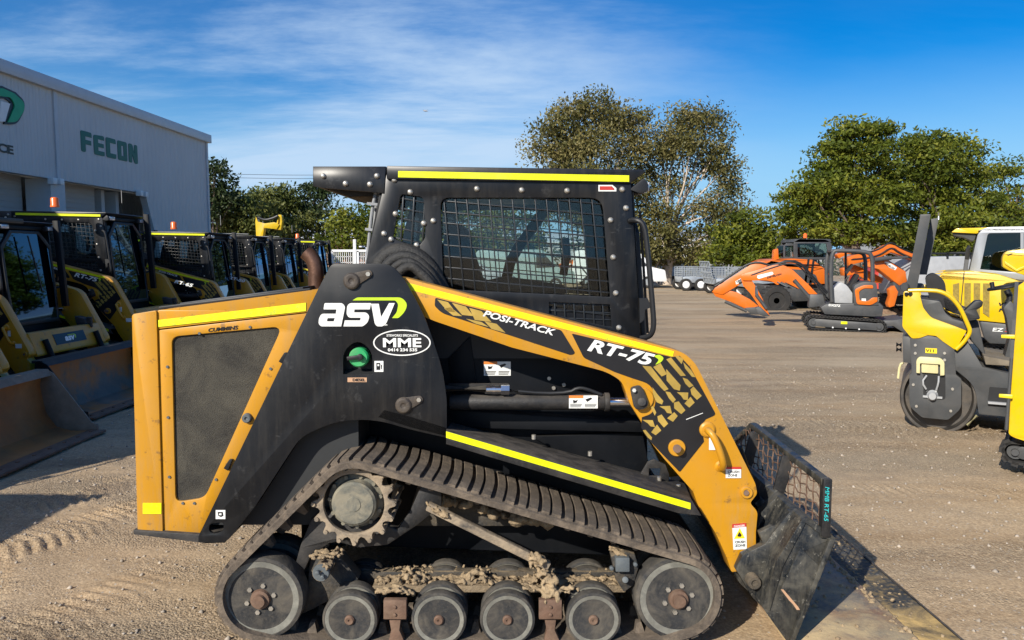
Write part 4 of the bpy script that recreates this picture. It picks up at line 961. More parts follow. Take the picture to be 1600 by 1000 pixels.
def gn(s, d=5, r=.6, sc_=None, dist=0):
    n = nd.new('ShaderNodeTexNoise'); n.inputs['Scale'].default_value = s; n.inputs['Detail'].default_value = d; n.inputs['Roughness'].default_value = r; n.inputs['Distortion'].default_value = dist
    if sc_:
        mp_ = nd.new('ShaderNodeMapping'); mp_.inputs['Scale'].default_value = sc_; mp_.inputs['Rotation'].default_value = (0, 0, R(-12)); lk.new(tcn.outputs['Object'], mp_.inputs[0]); lk.new(mp_.outputs[0], n.inputs['Vector'])
    else: lk.new(tcn.outputs['Object'], n.inputs['Vector'])
    return n.outputs['Fac']
def gr_(x, a, b, c=0, d=1):
    n = nd.new('ShaderNodeMapRange'); lk.new(x, n.inputs[0])
    for i, q_ in enumerate((a, b, c, d)): n.inputs[i+1].default_value = q_
    return n.outputs[0]
def gm(f, a, b, bt='MIX'):
    n = nd.new('ShaderNodeMix'); n.data_type = 'RGBA'; n.blend_type = bt
    for i, x in ((0, f), (6, a), (7, b)):
        if isinstance(x, (int, float)): n.inputs[i].default_value = x
        elif isinstance(x, tuple): n.inputs[i].default_value = (*x, 1)
        else: lk.new(x, n.inputs[i])
    return n.outputs[2]
base = gm(gr_(gn(.35, 5, .6, (.5, 1.6, 1)), .42, .58), (.52, .37, .215), (.41, .325, .22))     # sand / grey gravel patches drawn out sideways
base = gm(gr_(gn(1.3, 6, .65, (.35, 1.9, 1), .4), .45, .66, 0, .8), base, (.31, .20, .10))
vo = nd.new('ShaderNodeTexVoronoi'); vo.inputs['Scale'].default_value = 85; lk.new(tcn.outputs['Object'], vo.inputs['Vector'])
vs_ = nd.new('ShaderNodeSeparateColor'); lk.new(vo.outputs['Color'], vs_.inputs[0])
base = gm(gr_(gn(.55, 5, .65, (.5, 1.5, 1), .5), .42, .58, .30, .66), base, gm(gr_(vs_.outputs[0], 0, 1), (.25, .18, .115), (.66, .52, .35)))
vo2 = nd.new('ShaderNodeTexVoronoi'); vo2.inputs['Scale'].default_value = 48; lk.new(tcn.outputs['Object'], vo2.inputs['Vector'])
vs2 = nd.new('ShaderNodeSeparateColor'); lk.new(vo2.outputs['Color'], vs2.inputs[0])
st1 = nd.new('ShaderNodeMath'); st1.operation = 'MULTIPLY'; lk.new(gr_(vs2.outputs[1], .90, .92), st1.inputs[0]); lk.new(gr_(vo2.outputs['Distance'], .34, .26), st1.inputs[1])
base = gm(st1.outputs[0], base, (.52, .45, .36))
base = gm(gr_(gn(60, 3, .7), .35, .68, 0, .45), base, (.12, .09, .065))
base = gm(gr_(gn(.9, 4, .6, (.5, 1.4, 1), .8), .60, .66, 0, .45), base, (.20, .145, .10))
base = gm(gr_(gn(.22, 3, .5, (.4, 1.8, 1)), .52, .60, 0, .5), base, (.46, .38, .27))
lk.new(base, bs.inputs['Base Color'])
grav = gr_(gn(.55, 5, .65, (.5, 1.5, 1), .5), .42, .58, .22, 1)          # gravelly or trodden smooth
bmp = nd.new('ShaderNodeBump'); lk.new(grav, bmp.inputs['Strength']); bmp.inputs['Distance'].default_value = .012
ad = nd.new('ShaderNodeMath'); ad.operation = 'ADD'; lk.new(gr_(vo.outputs['Distance'], 0, .7, .8, 0), ad.inputs[0]); lk.new(gr_(gn(55, 6, .75), .2, .8, 0, .9), ad.inputs[1])
ad2 = nd.new('ShaderNodeMath'); ad2.operation = 'ADD'; lk.new(ad.outputs[0], ad2.inputs[0]); lk.new(st1.outputs[0], ad2.inputs[1]); lk.new(ad2.outputs[0], bmp.inputs['Height'])
lk.new(bmp.outputs[0], bs.inputs['Normal']); me.materials.append(m); MATS['yard_gravel'] = m
# loose stones
mat('stone', (.36, .31, .25), .9, var=.45, vscale=9)
rs = np.random.RandomState(4); n_st = 15000
sx_ = rs.uniform(-5, 6.5, n_st); sy_ = -1.5 + 10*rs.rand(n_st)**1.7
sr = .003 + .013*rs.rand(n_st)**4
okk = ~((sx_ > 1.1) & (sx_ < 2.0) & (sy_ > -.2) & (sy_ < 1.9)); sx_, sy_, sr = sx_[okk], sy_[okk], sr[okk]
hz_ = ground_height(sx_, sy_)
oct_ = np.array([(1, 0, 0), (0, 1, 0), (-1, 0, 0), (0, -1, 0), (0, 0, .8), (0, 0, -.6)]); of = np.array([(0,1,4),(1,2,4),(2,3,4),(3,0,4),(1,0,5),(2,1,5),(3,2,5),(0,3,5)])
k = len(sx_); V_ = oct_[None]*(rs.uniform(.6, 1.5, (k, 6, 3)))*sr[:, None, None]; an = rs.rand(k)*6.3; ca, sa = np.cos(an)[:, None], np.sin(an)[:, None]
vx = V_[..., 0]*ca - V_[..., 1]*sa + sx_[:, None]; vy = V_[..., 0]*sa + V_[..., 1]*ca + sy_[:, None]; vz = V_[..., 2] + hz_[:, None] + sr[:, None]*.2
me = bpy.data.meshes.new('loose_stones'); me.vertices.add(k*6); me.vertices.foreach_set('co', np.stack([vx, vy, vz], -1).reshape(-1))
fa_ = (of[None] + (np.arange(k)*6)[:, None, None]).reshape(-1, 3).astype(np.int32)
me.loops.add(fa_.size); me.loops.foreach_set('vertex_index', fa_.ravel()); me.polygons.add(len(fa_)); me.polygons.foreach_set('loop_start', np.arange(len(fa_), dtype=np.int32)*3); me.update(calc_edges=True)
me.materials.append(MATS['stone']); o = bpy.data.objects.new('loose_stones', me); C.objects.link(o); o['kind'] = 'stuff'; tag(o, 'small loose stones scattered over the sandy yard', 'gravel')

# ------------------------------------------------------------------ warehouse
def corr(name, col, rough, freq, axis_='y', dep=.6):
    m = mat(name, col, rough, var=.06, vscale=.5); nd, lk = m.node_tree.nodes, m.node_tree.links
    bs = [n for n in nd if n.type == 'BSDF_PRINCIPLED'][0]; tcn = nd.new('ShaderNodeTexCoord'); sp = nd.new('ShaderNodeSeparateXYZ'); lk.new(tcn.outputs['Object'], sp.inputs[0])
    mu = nd.new('ShaderNodeMath'); mu.operation = 'MULTIPLY'; lk.new(sp.outputs['XYZ'.index(axis_.upper())], mu.inputs[0]); mu.inputs[1].default_value = freq
    si = nd.new('ShaderNodeMath'); si.operation = 'PINGPONG'; lk.new(mu.outputs[0], si.inputs[0]); si.inputs[1].default_value = .5
    mr = nd.new('ShaderNodeMapRange'); mr.interpolation_type = 'SMOOTHSTEP'; lk.new(si.outputs[0], mr.inputs[0]); mr.inputs[1].default_value = .12; mr.inputs[2].default_value = .3
    b = nd.new('ShaderNodeBump'); b.inputs['Strength'].default_value = dep; b.inputs['Distance'].default_value = .02; lk.new(mr.outputs[0], b.inputs['Height']); lk.new(b.outputs[0], bs.inputs['Normal'])
    return m
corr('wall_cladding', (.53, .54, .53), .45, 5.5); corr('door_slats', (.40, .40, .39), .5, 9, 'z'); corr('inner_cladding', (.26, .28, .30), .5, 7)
mat('roof_trim', (.50, .53, .55), .4, var=.05); mat('green_sign', (.01, .13, .09), .4, var=.05); mat('green_swoosh', (.02, .36, .15), .4); mat('block_wall', (.33, .34, .35), .8, bump=.3)
SL = .039
def bx_(Y, off=0): return -9.1 + SL*Y + off
by = lambda u: None
def bpt(u, v):        # pixel -> point on the facade plane
    a, y, z = ray(u, v); t = (-9.1 - SL*D + SL*0 + SL*0) / (a - SL*y) if False else (-9.1 - SL*D)/(a - SL*y)
    return Vector((a*t, y*t - D, HC+z*t))
c_top = bpt(322, 216); YE = c_top.y; HE = c_top.z
bld = root('warehouse', 'grey metal clad warehouse with green lettering at the left edge of the photo', 'warehouse', (-14, 5, 0))
YS = -9.0
def fac(pts, off0, off1, nm, m_, par=bld, holes=(), **k):   # pts (Y, Z) on the facade, extruded along X
    return MB().poly(pts, holes, lambda y, z: (bx_(y, off0), y, z), lambda y, z: (bx_(y, off1), y, z)).build(nm, m_, par, **k)
yd1 = bpt(236, 320).y; zt_ = bpt(80, 279).z; zb2 = bpt(227, 303).z
y_b = bpt(84, 200).y
y_n = bpt(227, 303).y; y_m = bpt(247, 345).y
wall_h = zt_
fac([(YS, wall_h), (y_n, wall_h), (y_n+.0, wall_h), (y_m+.75, 0), (YE, 0), (YE, HE), (YS, HE)], 0, -.15, 'front_wall', 'wall_cladding', smooth=0)
fac([(YS, HE-.12), (YE+.12, HE-.12), (YE+.12, HE+.10), (YS, HE+.10)], .10, -.25, 'roof_fascia', 'roof_trim', bevel=.01)
for yy in (y_b, YE-.06, y_b-5.2): fac([(yy, 0 if yy == YE-.06 else wall_h-.02), (yy+.09, 0 if yy == YE-.06 else wall_h-.02), (yy+.09, HE-.12), (yy, HE-.12)], .03, 0, 'wall_trim', 'roof_trim')
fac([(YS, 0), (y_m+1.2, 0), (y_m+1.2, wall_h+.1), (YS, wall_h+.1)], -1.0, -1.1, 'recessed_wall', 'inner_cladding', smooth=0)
for (a, b) in ((y_b-3.6, y_b-.18), (y_b+.3, y_b+2.1)): fac([(a, 0), (b, 0), (b, wall_h+.05), (a, wall_h+.05)], -.55, -.6, 'roller_door', 'door_slats', smooth=0)
fac([(y_b-.15, 0), (y_b+.27, 0), (y_b+.27, wall_h), (y_b-.15, wall_h)], -.02, -.5, 'pillar', 'roof_trim')
for yy in (y_n-.9, y_n-.35): fac([(yy, 0), (yy+.12, 0), (yy+.12, wall_h), (yy, wall_h)], -.5, -.9, 'pillar', 'roof_trim')
MB().box(-30, YE-.15, 0, bx_(YE)-.15, YE-.02, HE).build('end_wall', 'wall_cladding', bld, smooth=0)
MB().add([(bx_(YS)+.05, YS, HE+.1), (bx_(YE)+.05, YE+.12, HE+.1), (-30, YE+.12, HE+.9), (-30, YS, HE+.9), (bx_(YS)+.05, YS, HE+.0), (bx_(YE)+.05, YE+.12, HE+.0), (-30, YE+.12, HE+.8), (-30, YS, HE+.8)], [(0,1,2,3),(7,6,5,4),(0,4,5,1),(1,5,6,2),(2,6,7,3),(3,7,4,0)]).build('roof', 'roof_trim', bld)
def fsign(mb_pts, nm, m_, off=.03, holes=()):
    pts = [(lambda q: (q.y, q.z))(bpt(u, v)) for u, v in fillet(mb_pts)]
    hs = [[(lambda q: (q.y, q.z))(bpt(u, v)) for u, v in fillet(h)] for h in holes]
    return MB().poly(pts, hs, lambda y, z: (bx_(y, off), y, z), lambda y, z: (bx_(y, .001), y, z))
# FECON in rounded blocks, laid out in a unit box u:0..1, v:0(top)..1
s0, s1, s2, s3 = (125, 202), (215, 226), (215, 255), (125, 235)
qa, qb, qc = bpt(125, 203), bpt(215, 226), bpt(125, 236)
lh = qa.z - qc.z
def LP(u, v, r=None):
    y = qa.y + (qb.y-qa.y)*u; z = qa.z - lh*v
    return (y, z) if r is None else (y, z, r)
def letter(u0, polys, holes=()):
    m = MB()
    f = lambda pts: fillet([LP(u0 + p[0]*.18, p[1], .05 if len(p) > 2 else None) if len(p) > 2 else LP(u0+p[0]*.18, p[1]) for p in pts])
    m.poly(f(polys), [f(h) for h in holes], lambda y, z: (bx_(y, .012), y, z), lambda y, z: (bx_(y, .001), y, z)); return m
fe = MB()
E = [(0, .05, 1), (.95, 0, 1), (.95, .22), (.38, .22), (.38, .40), (.9, .40), (.9, .60), (.38, .60), (.38, .78), (.95, .78), (.95, 1, 1), (0, 1, 1)]
Fp = [(0, 0, 1), (.95, 0, 1), (.95, .24), (.38, .24), (.38, .40), (.88, .40), (.88, .62), (.38, .62), (.38, 1, 1), (0, 1, 1)]
Cp = [(0, 0, 1), (.95, 0, 1), (.95, .24), (.38, .24), (.38, .76), (.95, .76), (.95, 1, 1), (0, 1, 1)]
Op = [(0, 0, 1), (.95, 0, 1), (.95, 1, 1), (0, 1, 1)]; Oh = [(.36, .24), (.60, .24), (.60, .76), (.36, .76)]
Np = [(0, 0, 1), (.40, 0, 1), (.62, .5), (.62, 0, 1), (.95, 0, 1), (.95, 1, 1), (.62, 1.02, 1), (.34, .52), (.34, 1, 1), (0, 1, 1)]
for k, (pp_, hh) in enumerate(((Fp, ()), (E, ()), (Cp, ()), (Op, (Oh,)), (Np, ()))):
    q = letter(k*.203, pp_, hh); fe.add(q.v, q.f)
fe.build('fecon_lettering', 'green_sign', bld, smooth=0)
blk = [(-40, 134), (0, 134), (22, 144), (36, 158, 8), (36, 172, 8), (24, 195, 10), (4, 194), (14, 160), (6, 154), (-40, 152)]
fsign(blk, '', '').build('black_swoosh', 'black_decal', bld, smooth=0)
grn = [(-40, 138), (0, 138), (18, 146), (34, 160, 8), (34, 172, 8), (22, 191, 8), (8, 191), (20, 164, 6), (12, 152, 4), (-40, 146)]
fsign(grn, '', '', .05).build('green_swoosh_sign', 'green_swoosh', bld, smooth=0)
fsign([(-2, 158), (12, 162), (4, 190), (-6, 190)], '', '', .045).build('white_letter', 'white_decal', bld, smooth=0)
a = bpt(-62, 226); b = bpt(21, 237); top = bpt(21, 223)
text_mb('SERVICE', a - Vector((-.03, 0, 0)), (0, 1, 0), (0, 0, 1), b.y-a.y, top.z-b.z, bold=.04, th=.02, N_=Vector((1, 0, 0))).build('service_lettering', 'black_decal', bld, smooth=0)
for u, v in ((77, 283), (88, 284), (214, 302), (222, 304)):
    q = bpt(u, v); MB().box(q.x, q.y-.06, q.z-.06, q.x+.12, q.y+.06, q.z+.06).build('flood_light', 'white_decal', bld, .01)
# ------------------------------------------------------------------ trees
def leaf_mat(name, dark, mid, light, trans=.3):
    m = bpy.data.materials.new(name); m.use_nodes = True; MATS[name] = m; nd, lk = m.node_tree.nodes, m.node_tree.links; nd.clear()
    out = nd.new('ShaderNodeOutputMaterial'); at = nd.new('ShaderNodeAttribute'); at.attribute_name = 'tone'
    cr = nd.new('ShaderNodeValToRGB'); lk.new(at.outputs['Fac'], cr.inputs[0]); e = cr.color_ramp.elements
    e[0].position = .1; e[0].color = (*dark, 1); e[1].position = .95; e[1].color = (*light, 1); k = e.new(.55); k.color = (*mid, 1)
    d = nd.new('ShaderNodeBsdfPrincipled'); d.inputs['Roughness'].default_value = .55; d.inputs['Specular IOR Level'].default_value = .3; lk.new(cr.outputs[0], d.inputs['Base Color'])
    t = nd.new('ShaderNodeBsdfTranslucent'); lk.new(cr.outputs[0], t.inputs[0]); mx_ = nd.new('ShaderNodeMixShader'); mx_.inputs[0].default_value = trans
    lk.new(d.outputs[0], mx_.inputs[1]); lk.new(t.outputs[0], mx_.inputs[2]); lk.new(mx_.outputs[0], out.inputs[0])
leaf_mat('gum_leaves', (.055, .06, .018), (.15, .14, .042), (.28, .23, .09))
leaf_mat('green_leaves', (.035, .055, .008), (.12, .15, .014), (.25, .25, .03))
leaf_mat('olive_leaves', (.045, .065, .014), (.11, .13, .028), (.21, .21, .06))
leaf_mat('dark_leaves', (.018, .035, .012), (.045, .07, .022), (.09, .11, .04))
mat('gum_bark', (.48, .40, .32), .8, var=.4, vscale=2.5); mat('bark', (.16, .12, .09), .9, var=.3, vscale=3)
def foliage(nm, blobs, dens, leaf, m_, parent, seed, sig=.34, flat=.55, droop=0.0, aspect=2.2, cover=1.0):
    rs = np.random.RandomState(seed); P_ = []; T_ = []
    for (x, y, z, rx, ry, rz) in blobs:
        nc = max(5, int(2.6*cover*dens*(rx*ry+ry*rz+rx*rz)/3/(sig*sig)*.62))
        d = rs.normal(size=(nc, 3)); d /= np.linalg.norm(d, axis=1)[:, None]; r = rs.rand(nc)**.42
        c = np.array([x, y, z]) + d*r[:, None]*np.array([rx, ry, rz])*.92
        per = rs.randint(60, 150, nc)
        for ci, k in zip(c, per):
            s = sig*rs.uniform(.7, 1.5)
            P_.append(ci + np.clip(rs.normal(size=(k, 3)), -1.7, 1.7)*np.array([s, s, s*flat])); T_.append(np.clip(rs.uniform(.25, .85) + rs.normal(size=k)*.07, 0, 1))
    p = np.concatenate(P_); t = np.concatenate(T_); n = len(p)
    a = rs.normal(size=(n, 3)); a[:, 2] = a[:, 2]*(1-droop) - droop*1.6; a /= np.linalg.norm(a, axis=1)[:, None]
    b = rs.normal(size=(n, 3)); b -= (b*a).sum(1)[:, None]*a; b /= np.linalg.norm(b, axis=1)[:, None]
    l = leaf*.8*rs.uniform(.5, 1.15, n)[:, None]; w_ = l/aspect
    v = np.stack([p - a*l, p + b*w_, p + a*l, p - b*w_], 1).reshape(-1, 3)
    me = bpy.data.meshes.new(nm); me.vertices.add(n*4); me.vertices.foreach_set('co', v.ravel()); me.loops.add(n*4); me.loops.foreach_set('vertex_index', np.arange(n*4, dtype=np.int32))
    me.polygons.add(n); me.polygons.foreach_set('loop_start', np.arange(n, dtype=np.int32)*4); me.update(calc_edges=True)
    at = me.attributes.new('tone', 'FLOAT', 'FACE'); at.data.foreach_set('value', t.astype(np.float32))
    me.materials.append(MATS[m_]); o = bpy.data.objects.new(nm, me); C.objects.link(o); adopt(o, parent); return n
def limbs(base, tips, r0, seed, m_, parent, lean=(0, 0)):
    rnd = random.Random(seed); m = MB(); base = Vector(base)
    top = sum((Vector(t) for t in tips), Vector())/len(tips); hi = max(t[2] for t in tips)
    fork = base.lerp(Vector((base.x*.4+top.x*.6, base.y*.4+top.y*.6, base.z + (hi-base.z)*.75)), .45)
    sp = [base + Vector((0, 0, -.1)), base.lerp(fork, .35) + Vector((rnd.uniform(-.2, .2), 0, 0)), base.lerp(fork, .7) + Vector((rnd.uniform(-.25, .25), 0, 0)), fork]
    m.tube(sp, [r0, r0*.5], 10, 2)
    for t in tips:
        t = Vector(t); k = rnd.uniform(.0, .45) if t.z > fork.z else rnd.uniform(.35, .7)
        st = fork.lerp(base, k); mid = st.lerp(t, .5) + Vector((rnd.uniform(-.4, .4), rnd.uniform(-.4, .4), (t-st).length*.10)); r = r0*rnd.uniform(.16, .28)
        m.tube([st, st.lerp(mid, .5)+Vector((rnd.uniform(-.15, .15), 0, .1)), mid, mid.lerp(t, .5)+Vector((rnd.uniform(-.3, .3), 0, 0)), t], [r, r*.22], 7, 1)
        for _ in range(3):
            e = t + Vector((rnd.uniform(-1, 1), rnd.uniform(-1, 1), rnd.uniform(-.5, .5)))*.7; s_ = st.lerp(t, rnd.uniform(.5, .85)); m.tube([s_, s_.lerp(e, .5)+Vector((0, 0, .15)), e], [r*.35, r*.10], 5, 1)
    m.build('trunk', m_, parent, smooth=60)
LEAVES = 0
def tree(nm, label, cat, Y, bu, bl, dens, leaf, lm, bm_, seed, r0=.3, group=None, **k):
    """bl: crown clumps given as seen from the yard (u, v, ru, rv[, dy]); bu: where the trunk meets the ground"""
    global LEAVES
    s = (Y+D)/F; rnd = random.Random(seed)
    g = P(bu, 430, Y); rt = root(nm, label, cat, (g.x, Y, 0), group)
    bs_ = []
    for q in bl:
        dy = q[4] if len(q) > 4 else rnd.uniform(-.5, .5)*q[2]*s*1.2
        c = P(q[0], q[1], Y+dy); ss = (Y+dy+D)/F; bs_.append((c.x, c.y, max(c.z, q[3]*ss*.6), q[2]*ss*1.18, q[2]*ss, q[3]*ss*1.25))
    LEAVES += foliage('crown', bs_, dens, leaf, lm, rt, seed, **k)
    limbs((g.x, Y, 0), [(b[0], b[1], b[2]) for b in bs_], r0, seed, bm_, rt)
    return rt
tree('gum_tree', 'tall gum tree rising behind the black cab roof, its trunk hidden by the cab', 'tree', 40, 935,
     [(898, 188, 34, 24), (930, 170, 30, 20), (958, 192, 24, 22), (862, 212, 28, 18), (845, 238, 20, 14), (885, 238, 38, 20), (930, 222, 38, 24), (985, 190, 28, 22), (995, 222, 28, 20), (970, 248, 24, 16),
      (900, 275, 45, 20), (950, 290, 40, 24), (860, 290, 30, 24), (910, 330, 50, 24), (965, 345, 30, 26)], .60, .15, 'gum_leaves', 'gum_bark', 11, .30, sig=.42, flat=.7, droop=.45, aspect=2.2, cover=2.7)
tree('gum_tree', 'tall gum tree with a pale bare trunk, right of the black cab', 'tree', 41, 1040,
     [(1052, 212, 24, 18), (1078, 182, 30, 18), (1108, 196, 24, 20), (1128, 222, 22, 18), (1085, 222, 30, 18), (1040, 240, 26, 18), (1130, 258, 22, 20), (1100, 262, 24, 14), (1015, 270, 28, 18), (1005, 305, 26, 18), (1050, 288, 24, 14),
      (1128, 300, 26, 20), (1140, 335, 22, 20), (1095, 330, 24, 16), (1030, 335, 24, 14), (1118, 362, 30, 18), (1000, 350, 22, 20), (1062, 372, 26, 14), (1030, 392, 34, 16), (1075, 400, 30, 14), (1100, 392, 22, 12), (1010, 405, 20, 10)],
     .60, .15, 'gum_leaves', 'gum_bark', 12, .38, sig=.40, flat=.7, droop=.45, aspect=2.2, cover=2.2)
tree('shade_tree', 'small bright green bushy tree directly behind the trailers', 'tree', 37, 1170,
     [(1168, 352, 26, 16), (1140, 372, 28, 18), (1195, 372, 24, 18), (1165, 385, 38, 18), (1128, 398, 24, 14), (1205, 398, 20, 14), (1175, 405, 36, 12)], .9, .16, 'green_leaves', 'bark', 13, .2, sig=.34, flat=.6, droop=.2, aspect=2.2, cover=1.5)
tree('shade_tree', 'tallest feathery green tree, directly behind the orange machines', 'tree', 30, 1340,
     [(1340, 205, 30, 16), (1375, 210, 24, 14), (1318, 222, 26, 16), (1300, 248, 26, 18), (1345, 240, 40, 22), (1385, 248, 26, 26), (1295, 275, 32, 20), (1335, 285, 42, 26), (1246, 306, 22, 11), (1268, 314, 28, 14), (1234, 328, 16, 8), (1300, 325, 44, 22), (1290, 292, 34, 16), (1262, 298, 24, 12), (1250, 345, 34, 16), (1360, 320, 44, 26), (1390, 300, 30, 24),
      (1280, 362, 50, 16), (1340, 362, 50, 18), (1390, 360, 36, 20)], .62, .145, 'green_leaves', 'bark', 14, .34, sig=.33, flat=.36, droop=.25, aspect=2.3, cover=2.2)
tree('shade_tree', 'wide feathery green tree directly behind the grey roll bar of the roller', 'tree', 31, 1480,
     [(1456, 222, 34, 14), (1425, 235, 26, 16), (1490, 238, 34, 18), (1450, 258, 46, 22), (1505, 268, 34, 22), (1412, 268, 24, 22), (1420, 305, 34, 26), (1470, 305, 44, 26), (1520, 310, 34, 28), (1430, 350, 44, 22), (1490, 350, 46, 22), (1540, 355, 34, 22), (1450, 385, 60, 16), (1520, 390, 50, 16)],
     .62, .145, 'green_leaves', 'bark', 15, .34, sig=.33, flat=.36, droop=.25, aspect=2.3, cover=2.2)
tree('shade_tree', 'feathery green tree at the right edge of the photo, behind the yellow excavator cab', 'tree', 34, 1600,
     [(1560, 262, 26, 14), (1548, 288, 26, 18), (1585, 282, 26, 20), (1570, 315, 34, 24), (1605, 310, 30, 26), (1560, 350, 34, 22), (1600, 350, 40, 26), (1640, 330, 44, 36), (1590, 385, 50, 16)], .62, .15, 'green_leaves', 'bark', 16, .3, sig=.34, flat=.35, droop=.25, aspect=2.6)
tree('gum_tree', 'dark thin gum tree beside the far corner of the warehouse', 'tree', 34, 330, [(338, 272, 22, 12), (322, 290, 18, 14), (352, 290, 14, 14), (334, 312, 20, 12), (318, 330, 16, 12), (352, 318, 10, 8)], .55, .17, 'dark_leaves', 'bark', 21, .2, sig=.3, flat=.7, droop=.3, cover=.7)
tree('shade_tree', 'olive green tree just right of the dark thin gum beside the warehouse', 'tree', 36, 370, [(365, 318, 28, 16), (345, 345, 32, 18), (385, 335, 34, 22), (360, 370, 44, 18), (400, 365, 40, 18)], .75, .17, 'olive_leaves', 'bark', 22, .22, sig=.36, cover=1.5)
tree('shade_tree', 'rounded olive tree behind the raised yellow digger arm', 'tree', 38, 430, [(430, 302, 26, 14), (412, 320, 26, 18), (448, 318, 26, 18), (425, 345, 40, 20), (455, 350, 34, 20), (430, 378, 46, 16)], .75, .17, 'olive_leaves', 'bark', 23, .22, sig=.36, cover=1.5)
tree('shade_tree', 'darker tree with a broken airy top, left of the cab headboard', 'tree', 39, 485, [(478, 310, 22, 14), (492, 298, 16, 12), (500, 325, 22, 20), (475, 345, 30, 22), (520, 345, 18, 22), (495, 375, 34, 18), (505, 300, 10, 12)], .6, .17, 'dark_leaves', 'bark', 24, .24, sig=.34, cover=.85)
tree('shade_tree', 'yellowish green tree under the headboard of the foreground cab', 'tree', 30, 555, [(552, 332, 26, 16), (535, 350, 24, 16), (572, 350, 26, 20), (550, 375, 36, 18), (590, 340, 26, 22), (530, 385, 24, 14), (600, 380, 36, 20)], .85, .15, 'green_leaves', 'bark', 25, .2, sig=.34)
for i, (u, Y, lab) in enumerate(((640, 52, 'far tree seen behind the rear of the black cab'), (720, 50, 'far tree seen through the rear half of the side window'), (800, 54, 'far tree seen through the middle of the cab'), (1640, 50, 'far tree outside the right edge of the photo'))):
    tree('shade_tree', lab, 'tree', Y, u, [(u-26, 350, 30, 20), (u+20, 345, 30, 22), (u, 325, 26, 16), (u-30, 380, 34, 20), (u+26, 380, 34, 20), (u, 400, 44, 14)], .6, .24, 'olive_leaves', 'bark', 30+i, .25, sig=.5)
tree('gum_tree', 'small sparse gum by the mesh fence, left of the tall pale gum', 'tree', 40, 1025, [(1022, 372, 18, 12), (1035, 360, 14, 10), (1018, 395, 18, 12)], .5, .18, 'gum_leaves', 'gum_bark', 41, .16, sig=.4, droop=.5, cover=.6)
hd_ = root('hedge', 'low dark hedge along the far side of the yard', 'hedge', (0, 60, 0))
foliage('foliage', [(x, 62+random.Random(x).uniform(-1, 1), .9+random.Random(x+1).uniform(0, .6), 2.3, 1.2, 1.5+random.Random(x+2).uniform(0, .9)) for x in range(-46, 62, 3)], .35, .28, 'dark_leaves', hd_, 50, sig=.6)
# ------------------------------------------------------------------ excavators, wheel loader, roller
mat('orange_paint', (.66, .14, .005), .35, var=.05, vscale=2, dust=.08, up=.15, coat=.2)
mat('yellow_gloss', (.70, .46, .002), .32, var=.07, vscale=2, dust=.18, dcol=(.35, .27, .12), coat=.3)
mat('machine_grey', (.052, .056, .06), .5, var=.15, dust=.2, dcol=(.15, .13, .11), up=.3)
mat('light_grey', (.36, .37, .38), .5, var=.1); mat('silver_frame', (.30, .32, .35), .35, .3, var=.05)
mat('drum_steel', (.10, .095, .09), .45, .7, var=.3, dust=.4, dcol=(.2, .16, .12), bump=.15)
mat('galvanised', (.42, .45, .47), .4, .5, var=.15, vscale=4); mat('tyre', (.02, .02, .02), .85, dust=.2, dcol=(.12, .1, .08))
mat('white_paint', (.75, .76, .76), .35, var=.03); mat('teal_sheet', (.24, .32, .32), .6); mat('red_paint', (.5, .05, .03), .4); mat('blue_paint', (.03, .08, .22), .35)
mat('cream_plastic', (.62, .56, .30), .4); mat('brick_wall', (.30, .16, .10), .9, var=.3, bump=.2); mat('concrete', (.36, .34, .31), .85, var=.1)
glass_mat('machine_glass', (.35, .45, .42), k=1.5)
def pose(r, u, v, Y, deg, sx=1.0):      # turn a finished machine about one of its points
    p = P(u, v, Y); p.z = 0; M_ = Matrix.Translation(p) @ Matrix.Rotation(R(deg), 4, 'Z') @ Matrix.Translation(-p)
    r.location = M_ @ Vector(r.location); r.rotation_euler = (0, 0, R(deg)); r.scale = (sx, 1, 1)
class K:                       # a builder that draws side outlines at depth Y and gives them real width
    def __init__(s, rt, Y): s.rt = rt; s.Y = Y
    def pl(s, nm, pts, m_, y0=0, th=.1, bevel=.008, holes=(), par=None):
        return MB().plate(pts, s.Y+y0, th, holes, s.Y).build(nm, m_, par or s.rt, bevel)
    def tb(s, nm, pts, y, r, m_, par=None, sm=2, n=10): return MB().tube([P(u, v, s.Y)+Vector((0, y, 0)) for u, v in pts], r, n, sm).build(nm, m_, par or s.rt)
def stadium(c0, r0, c1, r1, n=14):
    a = math.atan2(c1[1]-c0[1], c1[0]-c0[0]); pts = []
    for k in range(n+1): t = a + PI/2 + PI*k/n; pts.append((c0[0]+r0*math.cos(t), c0[1]+r0*math.sin(t)))
    for k in range(n+1): t = a - PI/2 + PI*k/n; pts.append((c1[0]+r1*math.cos(t), c1[1]+r1*math.sin(t)))
    return pts
